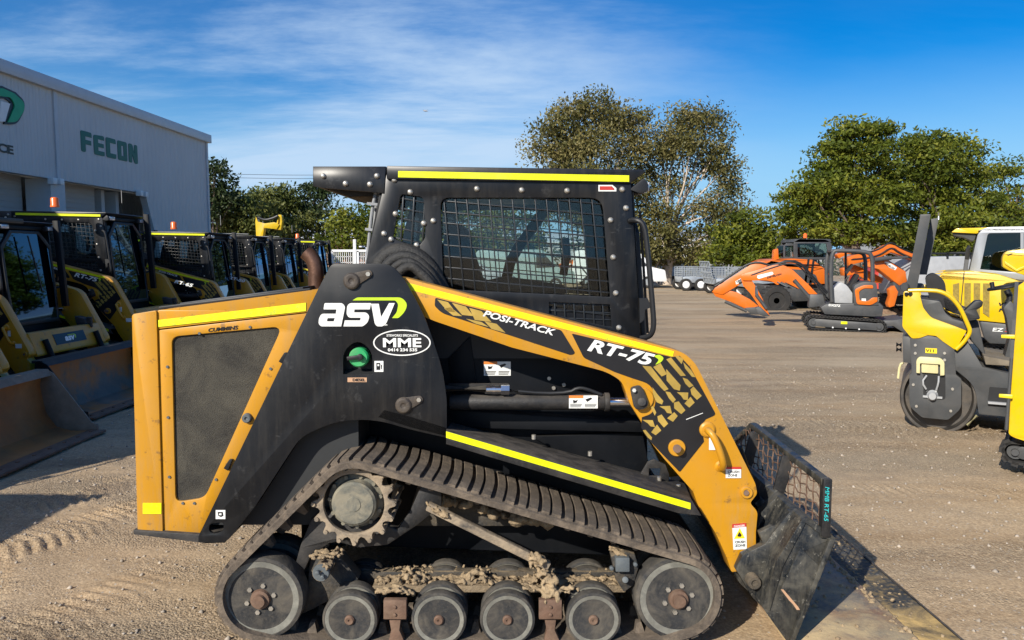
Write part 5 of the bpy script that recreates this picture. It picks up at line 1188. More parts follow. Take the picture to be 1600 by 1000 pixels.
def crawler(k, c0, r0, c1, r1, y0, w_, frame=True):
    o = stadium(c0, r0, c1, r1); i_ = stadium(c0, r0*.78, c1, r1*.78)
    m = MB().plate(o, k.Y+y0, w_, [i_], k.Y)
    W2 = [tuple((lambda q: (q.x, q.z))(P(u, v, k.Y))) for u, v in o]; rp, st = resample(W2, .075)
    for j, (x, z) in enumerate(rp):
        a, b = rp[j-1], rp[(j+1) % len(rp)]; d = Vector((b[0]-a[0], 0, b[1]-a[1])).normalized(); nn = Vector((d.z, 0, -d.x))
        if nn.x*(x - (W2[0][0]+W2[len(W2)//2][0])/2) + nn.z*.0 < 0: nn = -nn if abs(nn.x) > .3 else nn
        m.obox((x, k.Y+y0+w_/2, z), d*.022, (0, w_/2, 0), Vector((nn.x, 0, nn.z))*.018)
    t = m.build('track', 'tyre', k.rt)
    k.pl('track_frame', stadium((c0[0]+r0*.6, c0[1]), r0*.55, (c1[0]-r1*.6, c1[1]), r1*.55), 'machine_grey', y0+.03, w_-.06, par=t)
    for c, r in ((c0, r0), (c1, r1)):
        X = P(c[0], c[1], k.Y)+Vector((0, y0+.02, 0)); s = (k.Y+D)/F
        MB().lathe(X, (0, 1, 0), [(.01, -.01), (r*s*.3, -.01), (r*s*.34, .02), (r*s*.66, .02), (r*s*.7, .05), (r*s*.7, w_-.08)], 20).build('sprocket', 'machine_grey', t)
    b = MB()
    for j in range(3):
        u = c0[0] + (c1[0]-c0[0])*(.3+.2*j); v = c0[1] + (c1[1]-c0[1])*(.3+.2*j) + r0*.5; X = P(u, v, k.Y)+Vector((0, y0+.03, 0)); b.cyl(X, X+Vector((0, -.02, 0)), .018, 8)
    b.build('roller_bolts', 'white_paint', t)
def sticker(k, pts, y, txt, h, par, col='white_decal', a=None):
    k.pl('sticker', pts, 'white_decal', y-.004, .003, 0, par=par)
    if txt:
        (u0, v0), (u1, v1) = a; face_text(txt, u0, v0, u1, v1, h, k.Y+y-.005, bold=.04, th=.002, shear=.15).build('sticker_lettering', 'black_decal', par, smooth=0)
def excavator(Y, label, group='orange mini excavators'):
    rt = root('mini_excavator', label, 'excavator', (P(1320, 500, Y).x, Y+.75, 0), group); k = K(rt, Y)
    crawler(k, (1273, 505), 11, (1367, 509), 10, 0, .3)
    crawler(k, (1273, 505), 11, (1367, 509), 10, 1.15, .3)
    k.pl('undercarriage', [(1290, 496), (1350, 498), (1350, 508), (1290, 506)], 'machine_grey', .3, .85)
    k.pl('hazard_patch', [(1313, 502), (1322, 502), (1322, 506), (1313, 506)], 'hivis', .015, .005, 0)
    b = k.pl('revolving_frame', [(1284, 481), (1292, 476), (1330, 474), (1368, 472), (1374, 478), (1372, 493), (1360, 494), (1290, 492)], 'machine_grey', .1, 1.25, .02)
    face_text('DX27Z', 1293, 478.5, 1310, 479.5, 3.6, Y+.094, bold=.04, th=.004).build('model_lettering', 'white_decal', rt, smooth=0)
    h = k.pl('engine_cover', [(1332, 446, 5), (1345, 440, 5), (1364, 441, 4), (1367, 476), (1332, 476)], 'machine_grey', .08, 1.3, .04)
    k.pl('orange_trim', [(1333, 452, 4), (1346, 445, 5), (1359, 445, 3), (1359, 450), (1346, 450, 3), (1339, 455, 3), (1340, 469, 3), (1352, 470, 3), (1358, 464, 3), (1365, 464), (1365, 470), (1356, 476, 4), (1336, 475, 4)], 'orange_paint', .06, .05, .01)
    k.pl('vent_sticker', [(1343, 466), (1349, 466), (1349, 471), (1343, 471)], 'white_decal', .074, .005, 0)
    c = MB()
    for y in (.12, 1.2):
        c.tube([P(1301, 475, Y)+Vector((0, y, 0)), P(1299, 430, Y)+Vector((0, y, 0)), P(1301, 393, Y)+Vector((0, y, 0)), P(1312, 391, Y)+Vector((0, y, 0)), P(1350, 393, Y)+Vector((0, y, 0)), P(1359, 399, Y)+Vector((0, y, 0)), P(1359, 440, Y)+Vector((0, y, 0))], .045, 8, 2)
    c.plate([(1300, 390), (1356, 392), (1356, 396), (1300, 394)], Y+.12, 1.1, (), Y)
    c.bar(P(1329, 392, Y)+Vector((0, 1.2, 0)), P(1329, 450, Y)+Vector((0, 1.2, 0)), .05, .05)
    c.build('canopy', 'machine_grey', rt, .004)
    k.pl('seat', [(1322, 450, 3), (1330, 446, 3), (1340, 428, 3), (1344, 430, 3), (1336, 452), (1322, 456)], 'seat_black', .5, .5, .03)
    k.pl('seat_box', [(1303, 452, 2), (1314, 440, 6), (1323, 446, 4), (1331, 458), (1331, 474), (1302, 474)], 'light_grey', .2, .5, .02)
    lv = MB()
    for u, y in ((1312, .35), (1318, .9), (1308, 1.0)): lv.tube([P(u, 455, Y+y), P(u-2, 440, Y+y), P(u+3, 432, Y+y)], .018, 8, 1)
    lv.plate([(1308, 425), (1318, 412), (1320, 414), (1311, 428)], Y+.5, .3)
    lv.build('control_levers', 'black_plastic', rt)
    bm = k.pl('boom', [(1164, 434), (1170, 429), (1190, 423), (1218, 414, 6), (1232, 415, 8), (1246, 424), (1268, 446), (1286, 466), (1284, 474), (1276, 468), (1256, 452), (1240, 440, 5), (1228, 440), (1222, 449, 4), (1214, 443), (1206, 440), (1180, 441), (1166, 441, 3)], 'orange_paint', .60, .22, .02)
    sticker(k, [(1189, 436), (1190, 432), (1213, 426), (1215, 429), (1213, 431), (1192, 438)], .60, 'DEVELON', 3.2, bm, a=((1191, 436.3), (1213, 430)))
    k.pl('dipper_arm', [(1163, 432, 3), (1170, 430, 3), (1180, 440), (1188, 452), (1197, 470), (1209, 499), (1200, 498), (1190, 480), (1178, 462), (1167, 450), (1164, 440)], 'orange_paint', .64, .14, .015)
    cy = MB().cyl(P(1232, 438, Y+.56), P(1252, 462, Y+.56), .045, 14).cyl(P(1252, 462, Y+.56), P(1272, 482, Y+.56), .055, 14).cyl(P(1174, 462, Y+.6), P(1190, 484, Y+.6), .04, 12).cyl(P(1174, 450, Y+.6), P(1174, 462, Y+.6), .025, 10)
    cy.build('boom_cylinder', 'machine_grey', rt)
    MB().cyl(P(1232, 438, Y+.56), P(1247, 456, Y+.56), .028, 10).cyl(P(1174, 448, Y+.6), P(1176, 464, Y+.6), .02, 8).bar(P(1206, 441, Y+.585), P(1222, 449, Y+.585), .03, .02).build('cylinder_rod', 'chrome', rt)
    k.pl('bucket', [(1186, 486), (1194, 484), (1202, 492), (1209, 499), (1200, 500), (1190, 496)], 'machine_grey', .55, .36, .01)
    ho = MB()
    for d_, y in ((0, .6), (3, .66), (5, .72)): ho.tube([P(1166, 431-d_, Y+y), P(1200, 418-d_, Y+y), P(1222, 411-d_, Y+y), P(1240, 416-d_, Y+y), P(1252, 432-d_, Y+y), P(1278, 462-d_, Y+y)], .018, 7, 2)
    ho.build('hydraulic_hoses', 'black_plastic', rt)
    k.pl('dozer_blade', [(1370, 500), (1388, 499), (1402, 496), (1410, 498), (1408, 518), (1400, 516), (1388, 508), (1370, 510)], 'machine_grey', .15, 1.2, .01)
    k.pl('swing_post', [(1270, 462), (1290, 462), (1294, 480), (1268, 484)], 'machine_grey', .45, .5, .02)
    return rt
ex1 = excavator(13.6, 'orange and grey mini excavator with an open canopy, nearest of the orange machines')
def copy_at(r, dx, dy, label, **k):
    c = copy_thing(r, **k); b = BASE[r.name]; c.location = (b[0]+dx, b[1]+dy, 0); c.rotation_euler = (0, 0, 0); c['label'] = label; return c
ex2 = copy_at(ex1, -.55, 2.0, 'second orange mini excavator, just behind the nearest one, its arm reaching farther left', skip=('boom', 'dipper_arm', 'sticker', 'sticker_lettering', 'bucket', 'hydraulic_hoses', 'boom_cylinder'))
def adopt_c(mb, nm, m_, r, bev=.015, par=None, **k):
    o = mb.build(nm, m_, None, bev, **k); o.parent = par or r
    if par is None: o.matrix_parent_inverse = Matrix.Translation(-Vector(r.location))
    return o
Y2 = 16.5
b2_ = adopt_c(MB().plate([(1107, 459), (1112, 452), (1140, 433), (1166, 415), (1178, 408, 3), (1190, 409, 3), (1196, 416), (1215, 428), (1255, 446), (1262, 462), (1240, 452), (1205, 434), (1186, 424), (1160, 440), (1124, 463)], Y2, .2), 'boom', 'orange_paint', ex2)
adopt_c(MB().plate([(1145, 446), (1144, 441), (1160, 431), (1163, 433), (1161, 436), (1148, 445)], Y2-.006, .004), 'sticker', 'white_decal', ex2, 0, b2_)
adopt_c(face_text('DEVELON', 1146.5, 443.5, 1161.5, 434, 3, Y2-.008, bold=.04, th=.002), 'sticker_lettering', 'black_decal', ex2, 0, b2_, smooth=0)
adopt_c(MB().plate([(1106, 457, 3), (1126, 454), (1146, 459), (1166, 470), (1187, 487), (1184, 493), (1160, 486), (1135, 474), (1112, 466)], Y2+.03, .14), 'dipper_arm', 'orange_paint', ex2)
adopt_c(MB().plate([(1160, 484), (1182, 482), (1188, 492), (1170, 494)], Y2-.1, .36), 'bucket', 'machine_grey', ex2, .01)
adopt_c(MB().tube([P(1110, 451, Y2), P(1140, 429, Y2), P(1170, 408, Y2), P(1200, 415, Y2), P(1240, 436, Y2)], .03, 8, 2), 'hydraulic_hoses', 'black_plastic', ex2, 0)
adopt_c(MB().cyl(P(1150, 443, Y2-.07), P(1182, 428, Y2-.07), .05, 10).cyl(P(1182, 428, Y2-.07), P(1200, 434, Y2-.07), .03, 10).bar(P(1188, 430, Y2-.05), P(1236, 452, Y2-.05), .10, .04), 'arm_cylinder', 'machine_grey', ex2, 0)
adopt_c(MB().cyl(P(1128, 474, Y2-.02), P(1162, 489, Y2-.02), .045, 10), 'boom_cylinder', 'machine_grey', ex2, 0)
# wheel loader behind them
YL = 20.0; wl = root('wheel_loader', 'orange wheel loader with a dark glass cab and big black tyres', 'wheel loader', (P(1260, 470, YL).x, YL+1, 0)); k = K(wl, YL)
def wheel(k, u, v, r, y, w_, rim='light_grey', nm='wheel'):
    s = (k.Y+D)/F; X = P(u, v, k.Y)+Vector((0, y, 0)); R_ = r*s
    t = MB().lathe(X, (0, 1, 0), [(R_*.55, .03), (R_*.6, .0), (R_*.92, .0), (R_, .05), (R_, w_-.05), (R_*.92, w_), (R_*.5, w_)], 32)
    for j in range(22):
        a = 2*PI*j/22; c = X + Vector((math.cos(a)*R_, w_/2, math.sin(a)*R_)); t.obox(c, Vector((math.cos(a), 0, math.sin(a)))*R_*.04, (0, w_*.46, 0), Vector((-math.sin(a), 0, math.cos(a)))*R_*.06)
    o = t.build(nm, 'tyre', k.rt); MB().lathe(X, (0, 1, 0), [(.01, .03), (R_*.2, .03), (R_*.25, .1), (R_*.45, .1), (R_*.5, .04), (R_*.57, .03), (R_*.57, .2)], 28).build('rim', rim, o); return o
for y in (0, 1.6): wheel(k, 1214, 470, 23, y, .45, 'machine_grey'); wheel(k, 1296, 470, 23, y, .45, 'machine_grey')
k.pl('rear_frame', [(1202, 448), (1300, 440), (1310, 470), (1210, 474)], 'machine_grey', .45, 1.2)
k.pl('hood', [(1204, 409, 4), (1214, 405, 4), (1245, 404), (1276, 406), (1294, 420, 4), (1300, 444), (1250, 446), (1206, 440)], 'orange_paint', .25, 1.5, .05)
k.pl('side_panel', [(1226, 420, 3), (1262, 422, 3), (1280, 430, 3), (1284, 442), (1232, 444)], 'machine_grey', .235, .02, .004)
vg = MB()
for u in (1262, 1270): vg.plate([(u, 405), (u+3, 405), (u-2, 444), (u-6, 444)], YL+.235, .02)
vg.plate([(1212, 424), (1240, 422), (1240, 436), (1216, 434)], YL+.24, .012).bar(P(1204, 412, YL+.22), P(1296, 414, YL+.22), .05, .02)
vg.build('hood_bands', 'black_plastic', wl)
cb = MB()
for y in (.4, 1.5):
    cb.plate([(1248, 378, 3), (1256, 373, 3), (1300, 374, 4), (1308, 380, 3), (1310, 406), (1248, 406)], YL+y, .05, [[(1254, 380, 2), (1300, 380, 2), (1303, 402), (1254, 402)]], YL)
cb.plate([(1250, 373), (1306, 373), (1308, 378), (1248, 378)], YL+.4, 1.15, (), YL)
cb.build('cab_frame', 'machine_grey', wl, .01)
k.pl('cab_glass', [(1252, 379), (1302, 379), (1304, 404), (1252, 404)], 'machine_glass', .43, 1.0, 0)
c2 = MB().plate([(1224, 384, 3), (1230, 380, 3), (1250, 380), (1250, 404), (1224, 404)], YL+.6, .05, [[(1227, 384), (1247, 384), (1247, 401), (1227, 401)]]).plate([(1224, 384), (1250, 380), (1250, 383), (1224, 387)], YL+.65, .6)
c2.build('mirror_frame', 'machine_grey', wl, .01)
k.pl('cab_rear_glass', [(1227, 384), (1247, 384), (1247, 401), (1227, 401)], 'machine_glass', .62, .02, 0)
k.pl('orange_pillar', [(1219, 390, 2), (1225, 388), (1226, 406), (1218, 406)], 'orange_paint', .5, .2, .01)
MB().lathe(P(1258, 372, YL+.9), (0, 0, 1), [(.06, 0), (.06, .12), (.03, .15), (.01, .15)], 12).build('amber_beacon', 'beacon_orange', wl)
# orange backhoe arms on the right, behind the roller
YR = 17.0; bh = root('large_excavator', 'orange excavator with a folded arm and black hoses, left of the grey roll bar', 'excavator', (P(1385, 470, YR).x, YR+1, 0)); k = K(bh, YR)
bo = k.pl('boom', [(1330, 403), (1346, 397), (1366, 396), (1384, 388), (1396, 381, 4), (1412, 386), (1440, 400), (1440, 409), (1412, 398), (1398, 394), (1386, 400), (1366, 407), (1346, 411), (1332, 415)], 'orange_paint', .2, .3, .02)
k.pl('rear_arm', [(1338, 398), (1358, 389, 3), (1376, 391, 3), (1392, 400), (1386, 404), (1370, 398), (1358, 396), (1342, 404)], 'orange_paint', 1.2, .25, .02)
k.pl('arm_guard', [(1352, 412), (1384, 402), (1416, 422), (1412, 428), (1384, 410), (1356, 418)], 'black_plastic', .1, .1, .01)
a2 = k.pl('dipper_arm', [(1360, 408), (1372, 404), (1384, 406), (1414, 424), (1416, 440), (1404, 446), (1396, 440), (1370, 420), (1352, 416)], 'orange_paint', -.05, .25, .02)
sticker(k, [(1380, 409), (1386, 409), (1400, 418), (1397, 422), (1388, 418)], -.05, 'DEVELON', 3, a2, a=((1382, 413), (1397, 421.5)))
k.pl('lower_arm', [(1330, 420), (1350, 414), (1372, 424), (1396, 436), (1392, 444), (1372, 440), (1350, 430), (1332, 432)], 'orange_paint', .5, .25, .02)
k.pl('bucket_link', [(1396, 440), (1404, 446), (1406, 462), (1394, 462)], 'machine_grey', -.02, .2, .01)
k.pl('bucket', [(1388, 452, 2), (1396, 446), (1402, 456), (1396, 478, 2), (1388, 480, 1), (1386, 474), (1390, 462)], 'orange_paint', -.05, .16, .02)
MB().cyl(P(1366, 406, YR-.15), P(1392, 403, YR-.15), .06, 12).cyl(P(1392, 403, YR-.15), P(1418, 402, YR-.15), .035, 12).build('boom_cylinder', 'machine_grey', bh)
ho = MB()
for d_ in (-8, 1): ho.tube([P(1330, 398-d_, YR), P(1356, 396-d_, YR), P(1376, 390-d_, YR), P(1392, 378-d_, YR), P(1405, 388-d_, YR), P(1425, 396-d_, YR)], .022, 7, 2)
ho.build('hydraulic_hoses', 'black_plastic', bh)
crawler(k, (1440, 475), 12, (1540, 476), 12, 0, .4); crawler(k, (1440, 475), 12, (1540, 476), 12, 1.5, .4)
k.pl('house', [(1436, 402, 4), (1540, 400, 4), (1550, 462), (1424, 462), (1424, 430)], 'light_grey', .2, 1.6, .06)
MB().bar(P(1436, 396, YR+.2), P(1520, 396, YR+.2), .05, .05).bar(P(1440, 396, YR+.2), P(1440, 404, YR+.2), .05, .05).bar(P(1480, 396, YR+.2), P(1480, 404, YR+.2), .05, .05).bar(P(1516, 396, YR+.2), P(1516, 404, YR+.2), .05, .05).build('hand_rail', 'black_plastic', bh)
ex3 = copy_at(ex1, 1.5, 9.0, 'orange mini excavator far behind the others, right of the wheel loader cab')
# machines glimpsed through the cab windows and behind it
ex4 = copy_at(ex1, -10.3, 7.5, 'orange mini excavator seen through the meshed side window of the black cab')
for e_ in (ex1, ex2): pose(e_, 1300, 500, 13.6 if e_ is ex1 else 15.9, -18, 1.0)
# ---- dirt pile
mat('soil_pile', (.20, .13, .085), .95, var=.45, vscale=5, bump=1, bscale=9)
dp = MB(); lumps(dp, [P(1372, 498, 19), P(1410, 498, 19), P(1430, 498, 19)], .12, .34, 70, 44, (.35, .5, .16)); o = dp.build('soil_pile', 'soil_pile', None, smooth=60); tag(o, 'low pile of brown soil and rubble behind the excavator blade', 'soil pile')
# ---- roller
YQ = 4.1
ro = root('road_roller', 'yellow and grey road roller with a steel drum and a folding roll bar', 'road roller', (P(1500, 620, YQ).x, YQ+.55, 0)); k = K(ro, YQ)
def Z(x, y): return (1370+x/2.565, 310+y/2.565)
def ZL(*pts): return [(*Z(p[0], p[1]), *(((p[2]/2.565),) if len(p) > 2 else ())) for p in pts]
c = P(1456, 620, YQ+.05); s = (YQ+.05+D)/F; RD = 59.5*s
MB().lathe(c, (0, 1, 0), [(RD*.2, .10), (RD*.86, .10), (RD*.90, .0), (RD*.97, 0), (RD, .01), (RD, 1.0), (RD*.9, 1.0), (RD*.2, 1.0)], 64).build('front_drum', 'drum_steel', ro)
c2_ = P(1456+250, 620, YQ+.05); MB().lathe(c2_, (0, 1, 0), [(RD*.2, .10), (RD*.86, .10), (RD*.90, .0), (RD*.97, 0), (RD, .01), (RD, 1.0), (RD*.9, 1.0), (RD*.2, 1.0)], 64).build('rear_drum', 'drum_steel', ro)
sp_ = k.pl('drum_support', ZL((122, 560, 10), (190, 548, 8), (250, 560, 8), (295, 600, 10), (300, 700, 6), (320, 715), (320, 830, 20), (270, 880, 10), (170, 880, 10), (120, 840, 20), (120, 715), (130, 700)), 'machine_grey', -.02, .10, .012)
bl_ = MB()
for x, y in ((148, 592), (148, 625), (262, 618), (262, 645), (140, 752), (292, 758), (152, 838), (285, 845)): q = P(*Z(x, y), YQ-.02); bl_.cyl(q, q+Vector((0, -.012, 0)), .014, 8)
bl_.build('bolts', 'bolt_steel', sp_)
k.pl('motor_recess', ZL((175, 700, 5), (260, 700, 5), (260, 800, 12), (175, 800, 12)), 'black_plastic', -.026, .01, 0, par=sp_)
mt_ = MB().lathe(P(*Z(217, 790), YQ-.03), (0, 1, 0), [(.01, -.05), (.035, -.05), (.04, -.02), (.055, 0)], 16); mt_.bar(P(*Z(180, 796), YQ-.03), P(*Z(255, 796), YQ-.03), .02, .02); mt_.tube([P(*Z(200, 775), YQ-.04), P(*Z(185, 740), YQ-.07), P(*Z(195, 712), YQ-.03)], .01, 8, 1).tube([P(*Z(232, 775), YQ-.04), P(*Z(250, 740), YQ-.07), P(*Z(242, 712), YQ-.03)], .01, 8, 1)
mt_.build('drum_motor', 'light_grey', sp_)
lg = k.pl('lamp_guard', ZL((148, 648, 10), (160, 635, 8), (240, 635, 8), (256, 648, 10), (256, 702, 3), (240, 704), (240, 660, 5), (162, 660, 5), (162, 700), (148, 700, 3)), 'cream_plastic', -.07, .05, .008)
k.pl('work_lamp', ZL((168, 652, 6), (232, 652, 6), (232, 698, 4), (168, 698, 4)), 'cream_plastic', -.05, .06, .01)
pl2 = k.pl('number_plate', ZL((183, 600), (228, 600), (228, 620), (183, 620)), 'warning_yellow', -.026, .006, 0)
face_text('V11', *Z(190, 617), *Z(222, 617), 4.6, YQ-.027, bold=.03, th=.002).build('lettering', 'black_decal', pl2, smooth=0)
hz2 = k.pl('main_frame', ZL((92, 560), (125, 560), (300, 602), (345, 570), (400, 665), (500, 685), (505, 850), (385, 850, 10), (372, 740, 40), (290, 675, 20), (128, 668), (95, 665)), 'machine_grey', .02, 1.02, .012)
k.pl('rear_frame_box', ZL((505, 690), (960, 700), (960, 850), (505, 850)), 'machine_grey', .1, .86, .012)
k.pl('step_recess', ZL((425, 740, 4), (495, 740, 4), (495, 800), (418, 800)), 'black_plastic', .012, .01, 0)
k.pl('step_plate', ZL((418, 795), (495, 795), (495, 803), (418, 803)), 'light_grey', -.03, .05, .003)
yp = k.pl('side_cover', ZL((97, 375, 8), (158, 372), (175, 440, 10), (205, 478, 14), (300, 510, 8), (340, 525), (298, 602, 6), (250, 570, 4), (225, 550, 6), (192, 548, 6), (160, 562, 8), (130, 565, 10), (92, 520, 10)), 'yellow_gloss', -.03, .07, .012)
k.pl('side_cover', ZL((97, 375, 8), (158, 372), (175, 440, 10), (205, 478, 14), (300, 510, 8), (340, 525), (298, 602, 6), (192, 548, 6), (130, 565, 10), (92, 520, 10)), 'yellow_gloss', 1.0, .07, .012)
MB().cyl(P(*Z(118, 386), YQ-.03), P(*Z(118, 386), YQ-.05), .018, 10).cyl(P(*Z(134, 385), YQ-.03), P(*Z(134, 385), YQ-.05), .018, 10).build('bolts', 'black_plastic', yp)
for y in (-.02, 1.04): k.tb('guard_rail', [Z(112, 372), Z(180, 368), Z(255, 372), Z(310, 420), Z(345, 500), Z(356, 528), Z(330, 570), Z(300, 600)], y, .021, 'yellow_gloss')
k.pl('inner_cover', ZL((162, 405, 6), (240, 412, 8), (262, 462, 10), (290, 482), (330, 492, 6), (345, 524), (300, 516), (200, 486, 12), (172, 440, 8)), 'machine_grey', .03, .9, .02)
rp_ = MB()
rp_.plate(ZL((165, 62, 8), (205, 62, 8), (150, 362), (106, 362)), YQ+.02, .09, (), YQ); rp_.plate(ZL((165, 62, 8), (205, 62, 8), (150, 362), (106, 362)), YQ+.95, .09, (), YQ)
rp_.plate(ZL((163, 60, 4), (206, 60, 4), (200, 90), (160, 90)), YQ+.11, .84, (), YQ)
rp_.build('roll_bar', 'machine_grey', ro, .012)
k.pl('roll_bar_folding_leg', ZL((205, 75), (240, 70, 5), (190, 310), (158, 310)), 'machine_grey', .4, .1, .012)
k.tb('aerial', [Z(238, 78), Z(238, 48)], .4, .006, 'chrome', sm=0)
MB().cyl(P(*Z(100, 356), YQ), P(*Z(100, 356), YQ+.3), .04, 12).build('roll_bar_hinge', 'machine_grey', ro)
k.pl('seat', ZL((180, 320, 20), (215, 300, 20), (262, 330, 25), (268, 390, 15), (330, 430, 15), (300, 470, 10), (200, 410, 10)), 'seat_black', .3, .5, .04)
k.pl('seat_bellows', ZL((255, 400), (330, 440), (400, 470, 20), (380, 490), (265, 455)), 'black_plastic', .3, .45, .03)
k.pl('arm_console', ZL((330, 455, 8), (375, 410, 8), (405, 408, 8), (402, 430, 6), (380, 445), (395, 480, 8), (345, 490, 8)), 'black_plastic', .1, .2, .02)
k.pl('seat_pedestal', ZL((330, 480), (390, 490), (420, 640), (350, 560)), 'machine_grey', .25, .5, .02)
mat('soil_deck', (.16, .135, .10), .9, var=.3); k.pl('floor_deck', ZL((405, 622), (530, 640), (525, 655), (412, 655)), 'soil_deck', .04, .9, .004)
k.pl('steering_column', ZL((488, 440, 10), (515, 410, 8), (528, 425, 8), (560, 480, 20), (556, 560), (530, 645), (492, 645), (512, 560), (500, 480)), 'machine_grey', .35, .25, .03)
k.tb('column_tube', [Z(505, 430), Z(520, 400), Z(505, 370)], .47, .03, 'black_plastic', sm=1)
sw = MB(); cw = P(*Z(505, 355), YQ)+Vector((0, .47, 0)); tl = Matrix.Rotation(R(-12), 4, 'Y')
sw.tube([cw + tl @ Vector((.17*math.cos(a), .17*math.sin(a), 0)) for a in np.linspace(0, 2*PI, 33)], .014, 8)
for a in (0, 2.1, 4.2): sw.bar(cw, cw + tl @ Vector((.165*math.cos(a), .165*math.sin(a), 0)), .03, .012)
sw.cyl(cw+tl @ Vector((-.13, -.05, 0)), cw+tl @ Vector((-.13, -.05, .07)), .022, 10)
sw.build('steering_wheel', 'black_plastic', ro)
MB().cyl(P(*Z(488, 418), YQ+.34), P(*Z(488, 410), YQ+.34), .02, 10).build('stop_button', 'red_paint', ro)
k.pl('round_gauge', stadium(Z(552, 462), 7, Z(553, 462), 7), 'black_plastic', .30, .1, .01)
k.pl('reflector', ZL((512, 722), (537, 722), (537, 748), (510, 748)), 'orange_decal', .0, .01, 0)
k.tb('scraper_bar', [Z(342, 893), Z(378, 852)], -.03, .014, 'cream_plastic', sm=0)
k.tb('tie_hook', [Z(98, 665), Z(82, 672), Z(75, 730)], -.02, .013, 'cream_plastic', sm=1)
k.tb('side_lamp', [Z(66, 598), Z(88, 598)], .1, .025, 'black_plastic', sm=0); k.tb('side_lamp', [Z(66, 618), Z(88, 618)], .1, .025, 'black_plastic', sm=0)
pose(ro, 1456, 620, YQ, -29, .9)
# ---- yellow excavator with cab
YE2 = 6.8; ye = root('large_excavator', 'yellow excavator with a grey framed cab and louvred engine cover, behind the roller', 'excavator', (P(1600, 520, YE2).x, YE2+1.1, 0)); k = K(ye, YE2)
def Z5(x, y): return (1440+x/4.35, 330+y/4.35)
def Z5L(*pts): return [(*Z5(p[0], p[1]), *((p[2]/4.35,) if len(p) > 2 else ())) for p in pts]
bdy = k.pl('engine_cover', Z5L((95, 440, 15), (130, 415, 15), (300, 408), (480, 428), (620, 475, 30), (800, 560), (1500, 580), (1500, 760), (560, 758), (360, 745), (120, 720)), 'yellow_gloss', 0, 1.9, .05)
vn = MB()
for x in (190, 265, 325, 385): vn.plate(Z5L((x, 490+(x < 200)*10), (x+42, 490), (x+40, 720), (x-2, 690)), YE2-.012, .014)
mat('soil_deck', (.16, .135, .10), .9, var=.3); mat('louvre_mesh', (.24, .17, .02), .6, var=.3, vscale=30, bump=.5); vn.build('louvre', 'louvre_mesh', bdy)
MB().bar(P(*Z5(262, 412), YE2-.006), P(*Z5(232, 720), YE2-.006), .012, .01).build('panel_gap', 'black_plastic', bdy)
face_text('WACKER', *Z5(480, 640), *Z5(690, 640), 5.2, YE2-.004, bold=.05, th=.003, shear=.2).build('maker_lettering', 'black_decal', bdy, smooth=0)
face_text('NEUSON', *Z5(480, 678), *Z5(690, 678), 5.2, YE2-.004, bold=.05, th=.003, shear=.2).build('maker_lettering', 'black_decal', bdy, smooth=0)
lb = k.pl('lower_frame', Z5L((355, 745), (560, 760), (1500, 765), (1500, 900), (420, 900), (385, 860)), 'machine_grey', .02, 1.85, .03)
face_text('EZ', *Z5(435, 812), *Z5(505, 812), 5.6, YE2+.016, bold=.02, th=.003, shear=.1).build('model_lettering', 'white_decal', lb, smooth=0)
face_text('36', *Z5(512, 812), *Z5(575, 812), 5.6, YE2+.016, bold=.02, th=.003, shear=.1).build('model_number', 'red_decal', lb, smooth=0)
crawler(k, (1540, 560), 14, (1740, 562), 14, .0, .4); crawler(k, (1540, 560), 14, (1740, 562), 14, 1.5, .4)
cbm = MB()
for y in (.7, 1.75): cbm.plate(Z5L((300, 410), (360, 130, 40), (430, 105, 20), (1300, 105), (1300, 470), (620, 470), (500, 440)), YE2+y, .06, Yp=YE2, holes=[Z5L((372, 400), (425, 140, 20), (640, 140, 8), (640, 430), (600, 420)), Z5L((662, 140, 8), (1240, 140, 8), (1240, 440), (662, 440))])
cbm.plate(Z5L((360, 120), (430, 98, 20), (1300, 98), (1300, 125), (420, 125)), YE2+.7, 1.1, (), YE2)
cbm.build('cab_frame', 'silver_frame', ye, .015)
k.pl('cab_glass', Z5L((372, 400), (425, 138), (1240, 138), (1240, 440)), 'machine_glass', .73, .01, 0)
k.pl('cab_glass', Z5L((372, 400), (425, 138), (1240, 138), (1240, 440)), 'machine_glass', 1.76, .01, 0)
k.pl('roof_visor', Z5L((175, 128, 6), (210, 100, 10), (440, 98), (350, 140), (200, 130)), 'yellow_gloss', .8, .9, .02)
k.pl('visor_underside', Z5L((180, 130), (350, 140), (330, 200, 20), (260, 165), (190, 150)), 'machine_grey', .85, .8, .02)
k.pl('seat', Z5L((450, 420), (450, 250, 20), (500, 230, 20), (520, 400), (620, 400, 10), (620, 440), (450, 440)), 'seat_black', 1.0, .5, .04)
k.tb('mirror_stay', [Z5(270, 410), Z5(290, 250), Z5(305, 235)], .6, .03, 'black_plastic', sm=0)
bm2 = k.pl('boom', Z5L((478, 310, 20), (500, 275, 20), (640, 255, 10), (696, 235), (900, 180), (1200, 250), (1200, 360), (900, 330), (760, 420), (690, 465), (600, 420), (520, 395, 20), (480, 370, 10)), 'yellow_gloss', -1.0, .32, .02)
k.pl('boom_rib', Z5L((490, 335), (560, 385), (700, 320), (700, 335), (560, 400), (495, 355)), 'yellow_gloss', -1.015, .02, .003, par=bm2)
k.pl('boom_slot', Z5L((505, 298, 8), (530, 288, 8), (540, 290), (512, 304, 8)), 'black_plastic', -1.003, .005, 0, par=bm2)
pose(ye, 1530, 480, YE2, -31, .9)
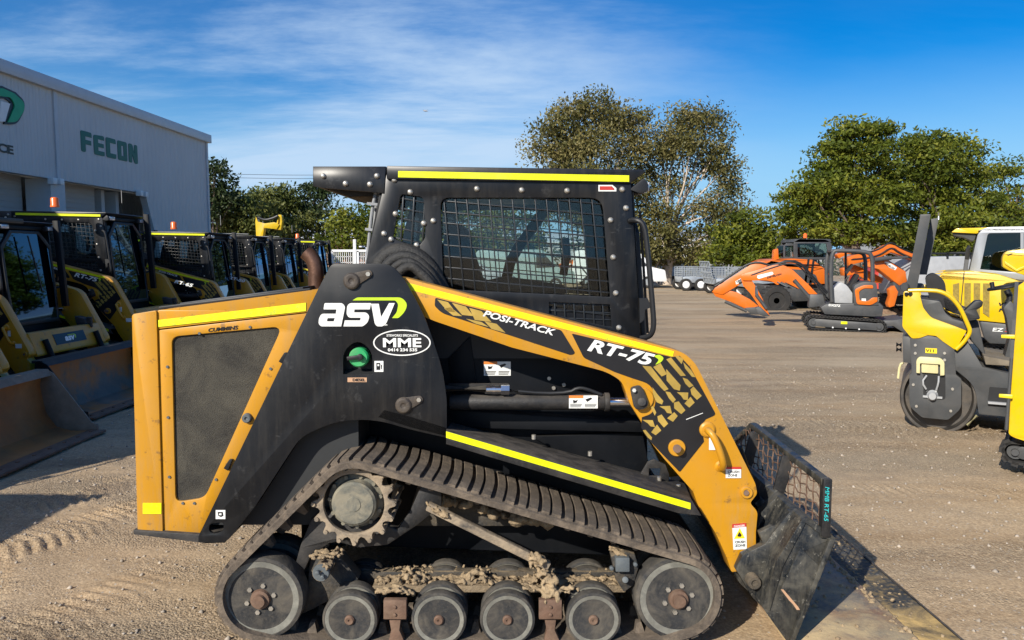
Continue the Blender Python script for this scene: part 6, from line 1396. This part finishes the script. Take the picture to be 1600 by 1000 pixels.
# ---- tracked dumper whose skip edge shows at the right border
YD = 2.5; du = root('tracked_dumper', 'yellow machine cut off by the right edge, grey rail on its panel', 'dumper', (P(1680, 700, YD).x, YD+.5, 0)); k = K(du, YD)
k.pl('side_panel', [(1606, 400), (1600, 440), (1590, 448, 3), (1577, 680, 4), (1584, 684), (1640, 697), (1900, 700), (1900, 400)], 'yellow_gloss', 0, .05, .01)
k.pl('panel_body', [(1612, 430), (1602, 660), (1890, 680), (1890, 430)], 'machine_grey', .05, .9, .02)
k.tb('panel_rail', [(1591, 440), (1583, 560), (1575, 672)], -.03, .012, 'machine_grey', sm=0)
cl = MB()
for u, v in ((1583, 527), (1579, 621)): cl.plate([(u-6, v-2), (u+12, v-3), (u+12, v+3), (u-6, v+3)], YD-.05, .03)
cl.build('rail_clamp', 'warning_yellow', du, .003)
crawler(k, (1584, 712), 18, (1760, 714), 18, .1, .3); crawler(k, (1584, 712), 18, (1760, 714), 18, .7, .3)
pose(du, 1590, 600, YD, -38, 1)
# ---- yellow digger arm raised behind the row
YA = 24.0; ya = root('mini_excavator', 'yellow digger with its folded arm raised above the roofs of the parked loaders', 'excavator', (P(420, 440, YA).x, YA+.7, 0)); k = K(ya, YA)
k.pl('boom', [(391, 337, 1), (394, 345), (405, 348), (420, 346), (428, 350), (424, 357), (404, 355), (400, 380), (404, 430), (396, 430), (392, 380), (390, 345)], 'yellow_gloss', .6, .25, .03)
k.pl('dipper_arm', [(426, 334, 1), (431, 334, 1), (432, 345), (430, 358), (420, 358), (420, 353), (424, 345)], 'yellow_gloss', .65, .2, .02, [[(426, 341), (429, 341), (428, 350), (425, 350)]])
k.tb('hydraulic_hoses', [(393, 338), (405, 343), (418, 340), (426, 336)], .6, .05, 'black_plastic')
k.pl('house', [(380, 400), (450, 400), (455, 430), (380, 430)], 'yellow_gloss', .1, 1.4, .08)
crawler(k, (385, 448), 9, (450, 448), 9, 0, .3); crawler(k, (385, 448), 9, (450, 448), 9, 1.2, .3)
# ------------------------------------------------------------------ trailers, cars, fence, railings
def cage_trailer(Y, u0, u1, vt, vf, vb, label, ramp=False, nm='box_trailer'):
    um = (u0+u1)/2; rt = root(nm, label, 'trailer', (P(um, vb, Y).x, Y+.9, 0), 'galvanised trailers by the fence'); k = K(rt, Y)
    a, b = P(u0, vf, Y), P(u1, vb-3, Y)
    MB().box(a.x, Y, b.z, b.x, Y+1.7, b.z+.08).box(a.x, Y, b.z, b.x, Y+.04, a.z).box(a.x, Y+1.66, b.z, b.x, Y+1.7, a.z).box(a.x, Y, b.z, a.x+.04, Y+1.7, a.z).box(b.x-.04, Y, b.z, b.x, Y+1.7, a.z).build('tray', 'galvanised', rt, .01)
    t = P(u0, vt, Y); m = MB(); nx_ = 9; nz = 5
    for y in (Y+.02, Y+1.68):
        for i in range(nx_+1): x = a.x+(b.x-a.x)*i/nx_; m.box(x-.012, y-.012, a.z, x+.012, y+.012, t.z)
        for j in range(nz+1): z = a.z+(t.z-a.z)*j/nz; m.box(a.x, y-.01, z-.01, b.x, y+.01, z+.01)
    for x in (a.x, b.x):
        for i in range(6): y = Y+1.7*i/5; m.box(x-.012, y-.012, a.z, x+.012, y+.012, t.z)
        for j in range(nz+1): z = a.z+(t.z-a.z)*j/nz; m.box(x-.01, Y, z-.01, x+.01, Y+1.7, z+.01)
    m.build('mesh_cage', 'galvanised', rt)
    s = (Y+D)/F; r = .30
    for du in (-.36, .36):
        for y in (-.1, 1.55):
            X = Vector((P(um, vb, Y).x+du, Y+y, r)); w_ = MB().lathe(X, (0, 1, 0), [(r*.6, .02), (r*.9, 0), (r, .04), (r, .2), (r*.6, .22)], 20).build('wheel', 'tyre', rt)
            MB().lathe(X, (0, 1, 0), [(.02, .0), (.08, .0), (r*.58, .02), (r*.6, .1)], 16).build('rim', 'white_paint', w_)
    MB().box(b.x, Y+.8, b.z, b.x+1.1, Y+.9, b.z+.08).build('drawbar', 'galvanised', rt)
    if ramp:
        g = MB(); x0 = a.x-.05
        for i in range(7): y = Y+.05+1.6*i/6; g.bar((x0, y, a.z-.2), (x0-.25, y, t.z+.25), .03, .03)
        for j in range(5): z = a.z-.2+(t.z+.45-a.z)*j/4; g.bar((x0-.25*j/4, Y+.05, z), (x0-.25*j/4, Y+1.65, z), .04, .04)
        g.build('tail_ramp', 'galvanised', rt)
    return rt
cage_trailer(33, 1066, 1100, 417, 433, 447, 'galvanised cage trailer beside the tall pale gum, left of the trailer with the ramp')
cage_trailer(29, 1118, 1160, 418, 436, 451, 'galvanised plant trailer with a raised mesh tail ramp', True, 'plant_trailer')
cage_trailer(25.5, 1168, 1215, 418, 436, 455, 'galvanised trailer partly behind the orange arms', False)
def car(u, Y, label, paint, L_=4.3, van=False, ang=0, cat='car'):
    g = P(u, 430, Y); rt = root('parked_car' if not van else 'parked_van', label, cat, (g.x, Y, 0), 'vehicles parked by the fence'); rt.rotation_euler = (0, 0, 0)
    h = 1.45 if not van else 2.0; x0 = g.x-L_/2
    if van: prof = [(0, .35), (0, 1.0), (.15, 1.9), (.35, 2.0), (3.3, 2.0), (3.7, 1.75), (4.2, 1.1), (4.9, .95), (5.0, .35)]; gl = [(3.05, 1.1), (3.05, 1.8), (3.45, 1.78), (4.0, 1.15)]
    else: prof = [(0, .35), (.02, .8), (.15, 1.0), (.6, 1.08), (1.15, 1.42), (2.5, 1.45), (3.2, 1.02), (4.15, .9), (4.3, .6), (4.28, .35)]; gl = [(.8, 1.06), (1.22, 1.36), (2.45, 1.38), (2.98, 1.04)]
    kx = L_/prof[-1][0]; f = lambda pts: [(x0+p[0]*kx, p[1], .1) for p in pts]
    MB().xz(f(prof), Y, Y+1.75).build('body', paint, rt, .05)
    for y in (Y-.004, Y+1.744): MB().xz([(x0+p[0]*kx, p[1], .05) for p in gl], y, y+.01).build('side_window', 'cab_dark', rt)
    for x in (x0+.85*kx, x0+(3.45 if not van else 4.0)*kx):
        for y in (Y-.02, Y+1.57):
            w_ = MB().lathe((x, y, .32), (0, 1, 0), [(.2, .0), (.29, 0), (.32, .03), (.32, .2), (.2, .2)], 20).build('wheel', 'tyre', rt)
            MB().lathe((x, y, .32), (0, 1, 0), [(.02, -.005), (.18, .0), (.2, .03)], 16).build('rim', 'galvanised', w_)
    return rt
car(968, 36, 'white van with red marks seen through the cab handle, by the fence', 'white_paint', 5.0, True, cat='van')
car(1046, 47, 'white car behind the mesh fence, left of the pale gum trunk', 'white_paint')
car(1085, 49, 'dark car behind the mesh fence, right of the pale gum trunk', 'blue_paint')
car(965, 44, 'silver car hidden behind the black cab, near the fence', 'galvanised')
car(820, 33, 'pale grey-green van seen through the middle of the cab window', 'teal_sheet', 5.0, True, cat='van')
car(1440, 27, 'red car behind the orange arms, near the big tree', 'red_paint')
car(1480, 26, 'silver car behind the grey roll bar of the roller', 'galvanised')
car(730, 31, 'silver car seen through the left part of the cab window', 'galvanised')
fn_ = root('mesh_fence', 'grey steel mesh fence along the far side of the yard', 'fence', (0, 44, 0))
fm = MB(); fp = MB()
for i in range(0, 40): x = -30+i*2.5; fp.cyl((x, 44, 0), (x, 44, 1.9), .035, 8)
for z in (.06, 1.85): fm.bar((-30, 44, z), (67.5, 44, z), .03, .03)
for i in range(0, 1300): x = -30+i*.075; fm.bar((x, 44.02, .06), (x, 44.02, 1.85), .006, .006)
for j in range(8): fm.bar((-30, 44.02, .2+j*.22), (67.5, 44.02, .2+j*.22), .006, .006)
posts = []
for i in range(0, 40): x = -30+i*2.5; MB().cyl((x, 44, 0), (x, 44, 1.9), .035, 8).build('post', 'galvanised', fn_)
fm.build('mesh_panel', 'galvanised', fn_)
kb = MB().box(-30, 42.6, 0, 66, 42.9, .14).build('kerb', 'concrete', None, .02); kb['kind'] = 'structure'
gb = MB().box(-30, 42.9, 0, 66, 46, .05).build('garden_bed', 'soil_pile', None); gb['kind'] = 'structure'
# sheds beyond the trees
def shed(u0, u1, Y, h, m_, label, roof='roof_trim'):
    a, b = P(u0, 430, Y).x, P(u1, 430, Y).x; rt = root('shed', label, 'building', ((a+b)/2, Y+4, 0))
    MB().box(a, Y, 0, b, Y+8, h).build('wall', m_, rt)
    MB().poly([(Y-.4, h), (Y+4, h+1.0), (Y+8.4, h), (Y+8.4, h+.12), (Y+4, h+1.14), (Y-.4, h+.12)], [], lambda y, z: (a-.3, y, z), lambda y, z: (b+.3, y, z)).build('roof', roof, rt)
    n = max(2, int((b-a)/4))
    for i in range(n):
        x = a+(b-a)*(i+.5)/n; w_ = MB().box(x-.7, Y-.03, 1.0, x+.7, Y+.02, 2.0).build('window', 'cab_dark', rt); MB().box(x-.03, Y-.05, 1.0, x+.03, Y-.03, 2.0).build('frame', 'white_paint', w_)
    return rt
shed(990, 1130, 72, 3.2, 'white_paint', 'low white building behind the fence, left of the trailers')
shed(1150, 1290, 66, 3.0, 'light_grey', 'low grey building behind the trailers')
shed(1380, 1620, 60, 3.0, 'light_grey', 'grey building behind the big feathery trees', 'roof_trim')
shed(330, 640, 70, 3.4, 'brick_wall', 'brick building behind the left hand trees')
shed(660, 940, 74, 3.0, 'light_grey', 'pale shed far behind the black cab')
# white railing frame left of the cab
YW = 19.0; wr = root('cage_trailer', 'white mesh railing with a tall upright post, between the far loader and the black cab', 'railing', (P(546, 430, YW).x, YW+.5, 0))
m = MB(); x0, x1 = P(519, 410, YW).x, P(600, 410, YW).x; zt2 = P(540, 392, YW).z
for i in range(26): x = x0+(x1-x0)*i/25; m.box(x-.008, YW-.008, .3, x+.008, YW+.008, zt2)
for j in range(10): z = .3+(zt2-.3)*j/9; m.box(x0, YW-.008, z-.008, x1, YW+.008, z+.008)
m.build('mesh_panel', 'white_paint', wr); m = MB().box(x0, YW-.03, zt2-.03, x1, YW+.03, zt2+.04).box(x0, YW-.03, .3, x1, YW+.03, .36)
for x in (x0, x1, (x0+x1)/2): m.box(x-.03, YW-.03, 0, x+.03, YW+.03, zt2)
m.build('rail_frame', 'white_paint', wr)
q = P(554, 374, YW); MB().box(q.x-.04, YW-.04, 0, q.x+.04, YW+.04, q.z).build('upright_post', 'white_paint', wr)
q = P(564, 384, YW); MB().box(q.x-.12, YW+.3, q.z-.04, q.x+.12, YW+.36, q.z).box(q.x+.06, YW+.3, 0, q.x+.12, YW+.36, q.z).build('side_arm', 'white_paint', wr)
# street lamp, power lines, bird
YS2 = 58; sl = root('street_lamp', 'tall thin street lamp with two curved heads, between the gum and the big green tree', 'street lamp', (P(1159, 430, YS2).x, YS2, 0))
q = P(1159, 292, YS2); MB().tube([(q.x, YS2, 0), (q.x, YS2, q.z*.6), q], [.11, .06], 8).build('pole', 'galvanised', sl)
MB().tube([q, P(1158, 284, YS2), P(1152, 279, YS2)], .05, 6, 1).tube([q, P(1161, 288, YS2), P(1166, 286, YS2)], .05, 6, 1).build('bracket', 'galvanised', sl)
for u, v in ((1151, 278), (1167, 286)): q = P(u, v, YS2); MB().lathe(q+Vector((0, 0, -.06)), (0, 0, 1), [(.05, 0), (.2, .02), (.14, .1), (.02, .14)], 10).build('lamp_head', 'light_grey', sl)
for n_, v0, v1, lab in ((0, 272, 274, 'upper of the two thin power lines above the left hand trees'), (1, 277.5, 279.5, 'lower of the two thin power lines above the left hand trees')):
    o = MB().tube([P(300, v0-1, 62), P(380, v0+.5, 62), P(470, v1, 62), P(640, v1-2, 62)], .018, 5, 2).build('power_line', 'black_plastic', None); tag(o, lab, 'power line', 'power lines')
for u, lab in ((296, 'power pole hidden behind the warehouse corner'), (645, 'power pole hidden behind the black cab')):
    q = P(u, 268, 62); o = MB().cyl((q.x, 62, 0), (q.x, 62, q.z), .14, 10, .1).bar((q.x-.9, 62, q.z-.3), (q.x+.9, 62, q.z-.3), .12, .12).build('power_pole', 'bark', None); tag(o, lab, 'power pole', 'power poles')
YB = 30; q = P(665, 173, YB+18)
bd = MB().lathe(q+Vector((-.12, 0, 0)), (1, .2, -.1), [(.01, -.06), (.035, 0), (.05, .1), (.03, .2), (.008, .30)], 10)
for sg in (-1, 1): bd.add([q+Vector((0, 0, .02)), q+Vector((.08, 0, .02)), q+Vector((.10*sg+.02, .1, .09)), q+Vector((.22*sg+.02, .16, .04)), q+Vector((.10*sg-.03, .1, .085))], [(0, 1, 2), (0, 2, 4), (4, 2, 3)])
tag(bd.build('bird', 'light_grey', None), 'small white bird flying in the sky above the cab headboard', 'bird')
print('LEAVES', LEAVES)
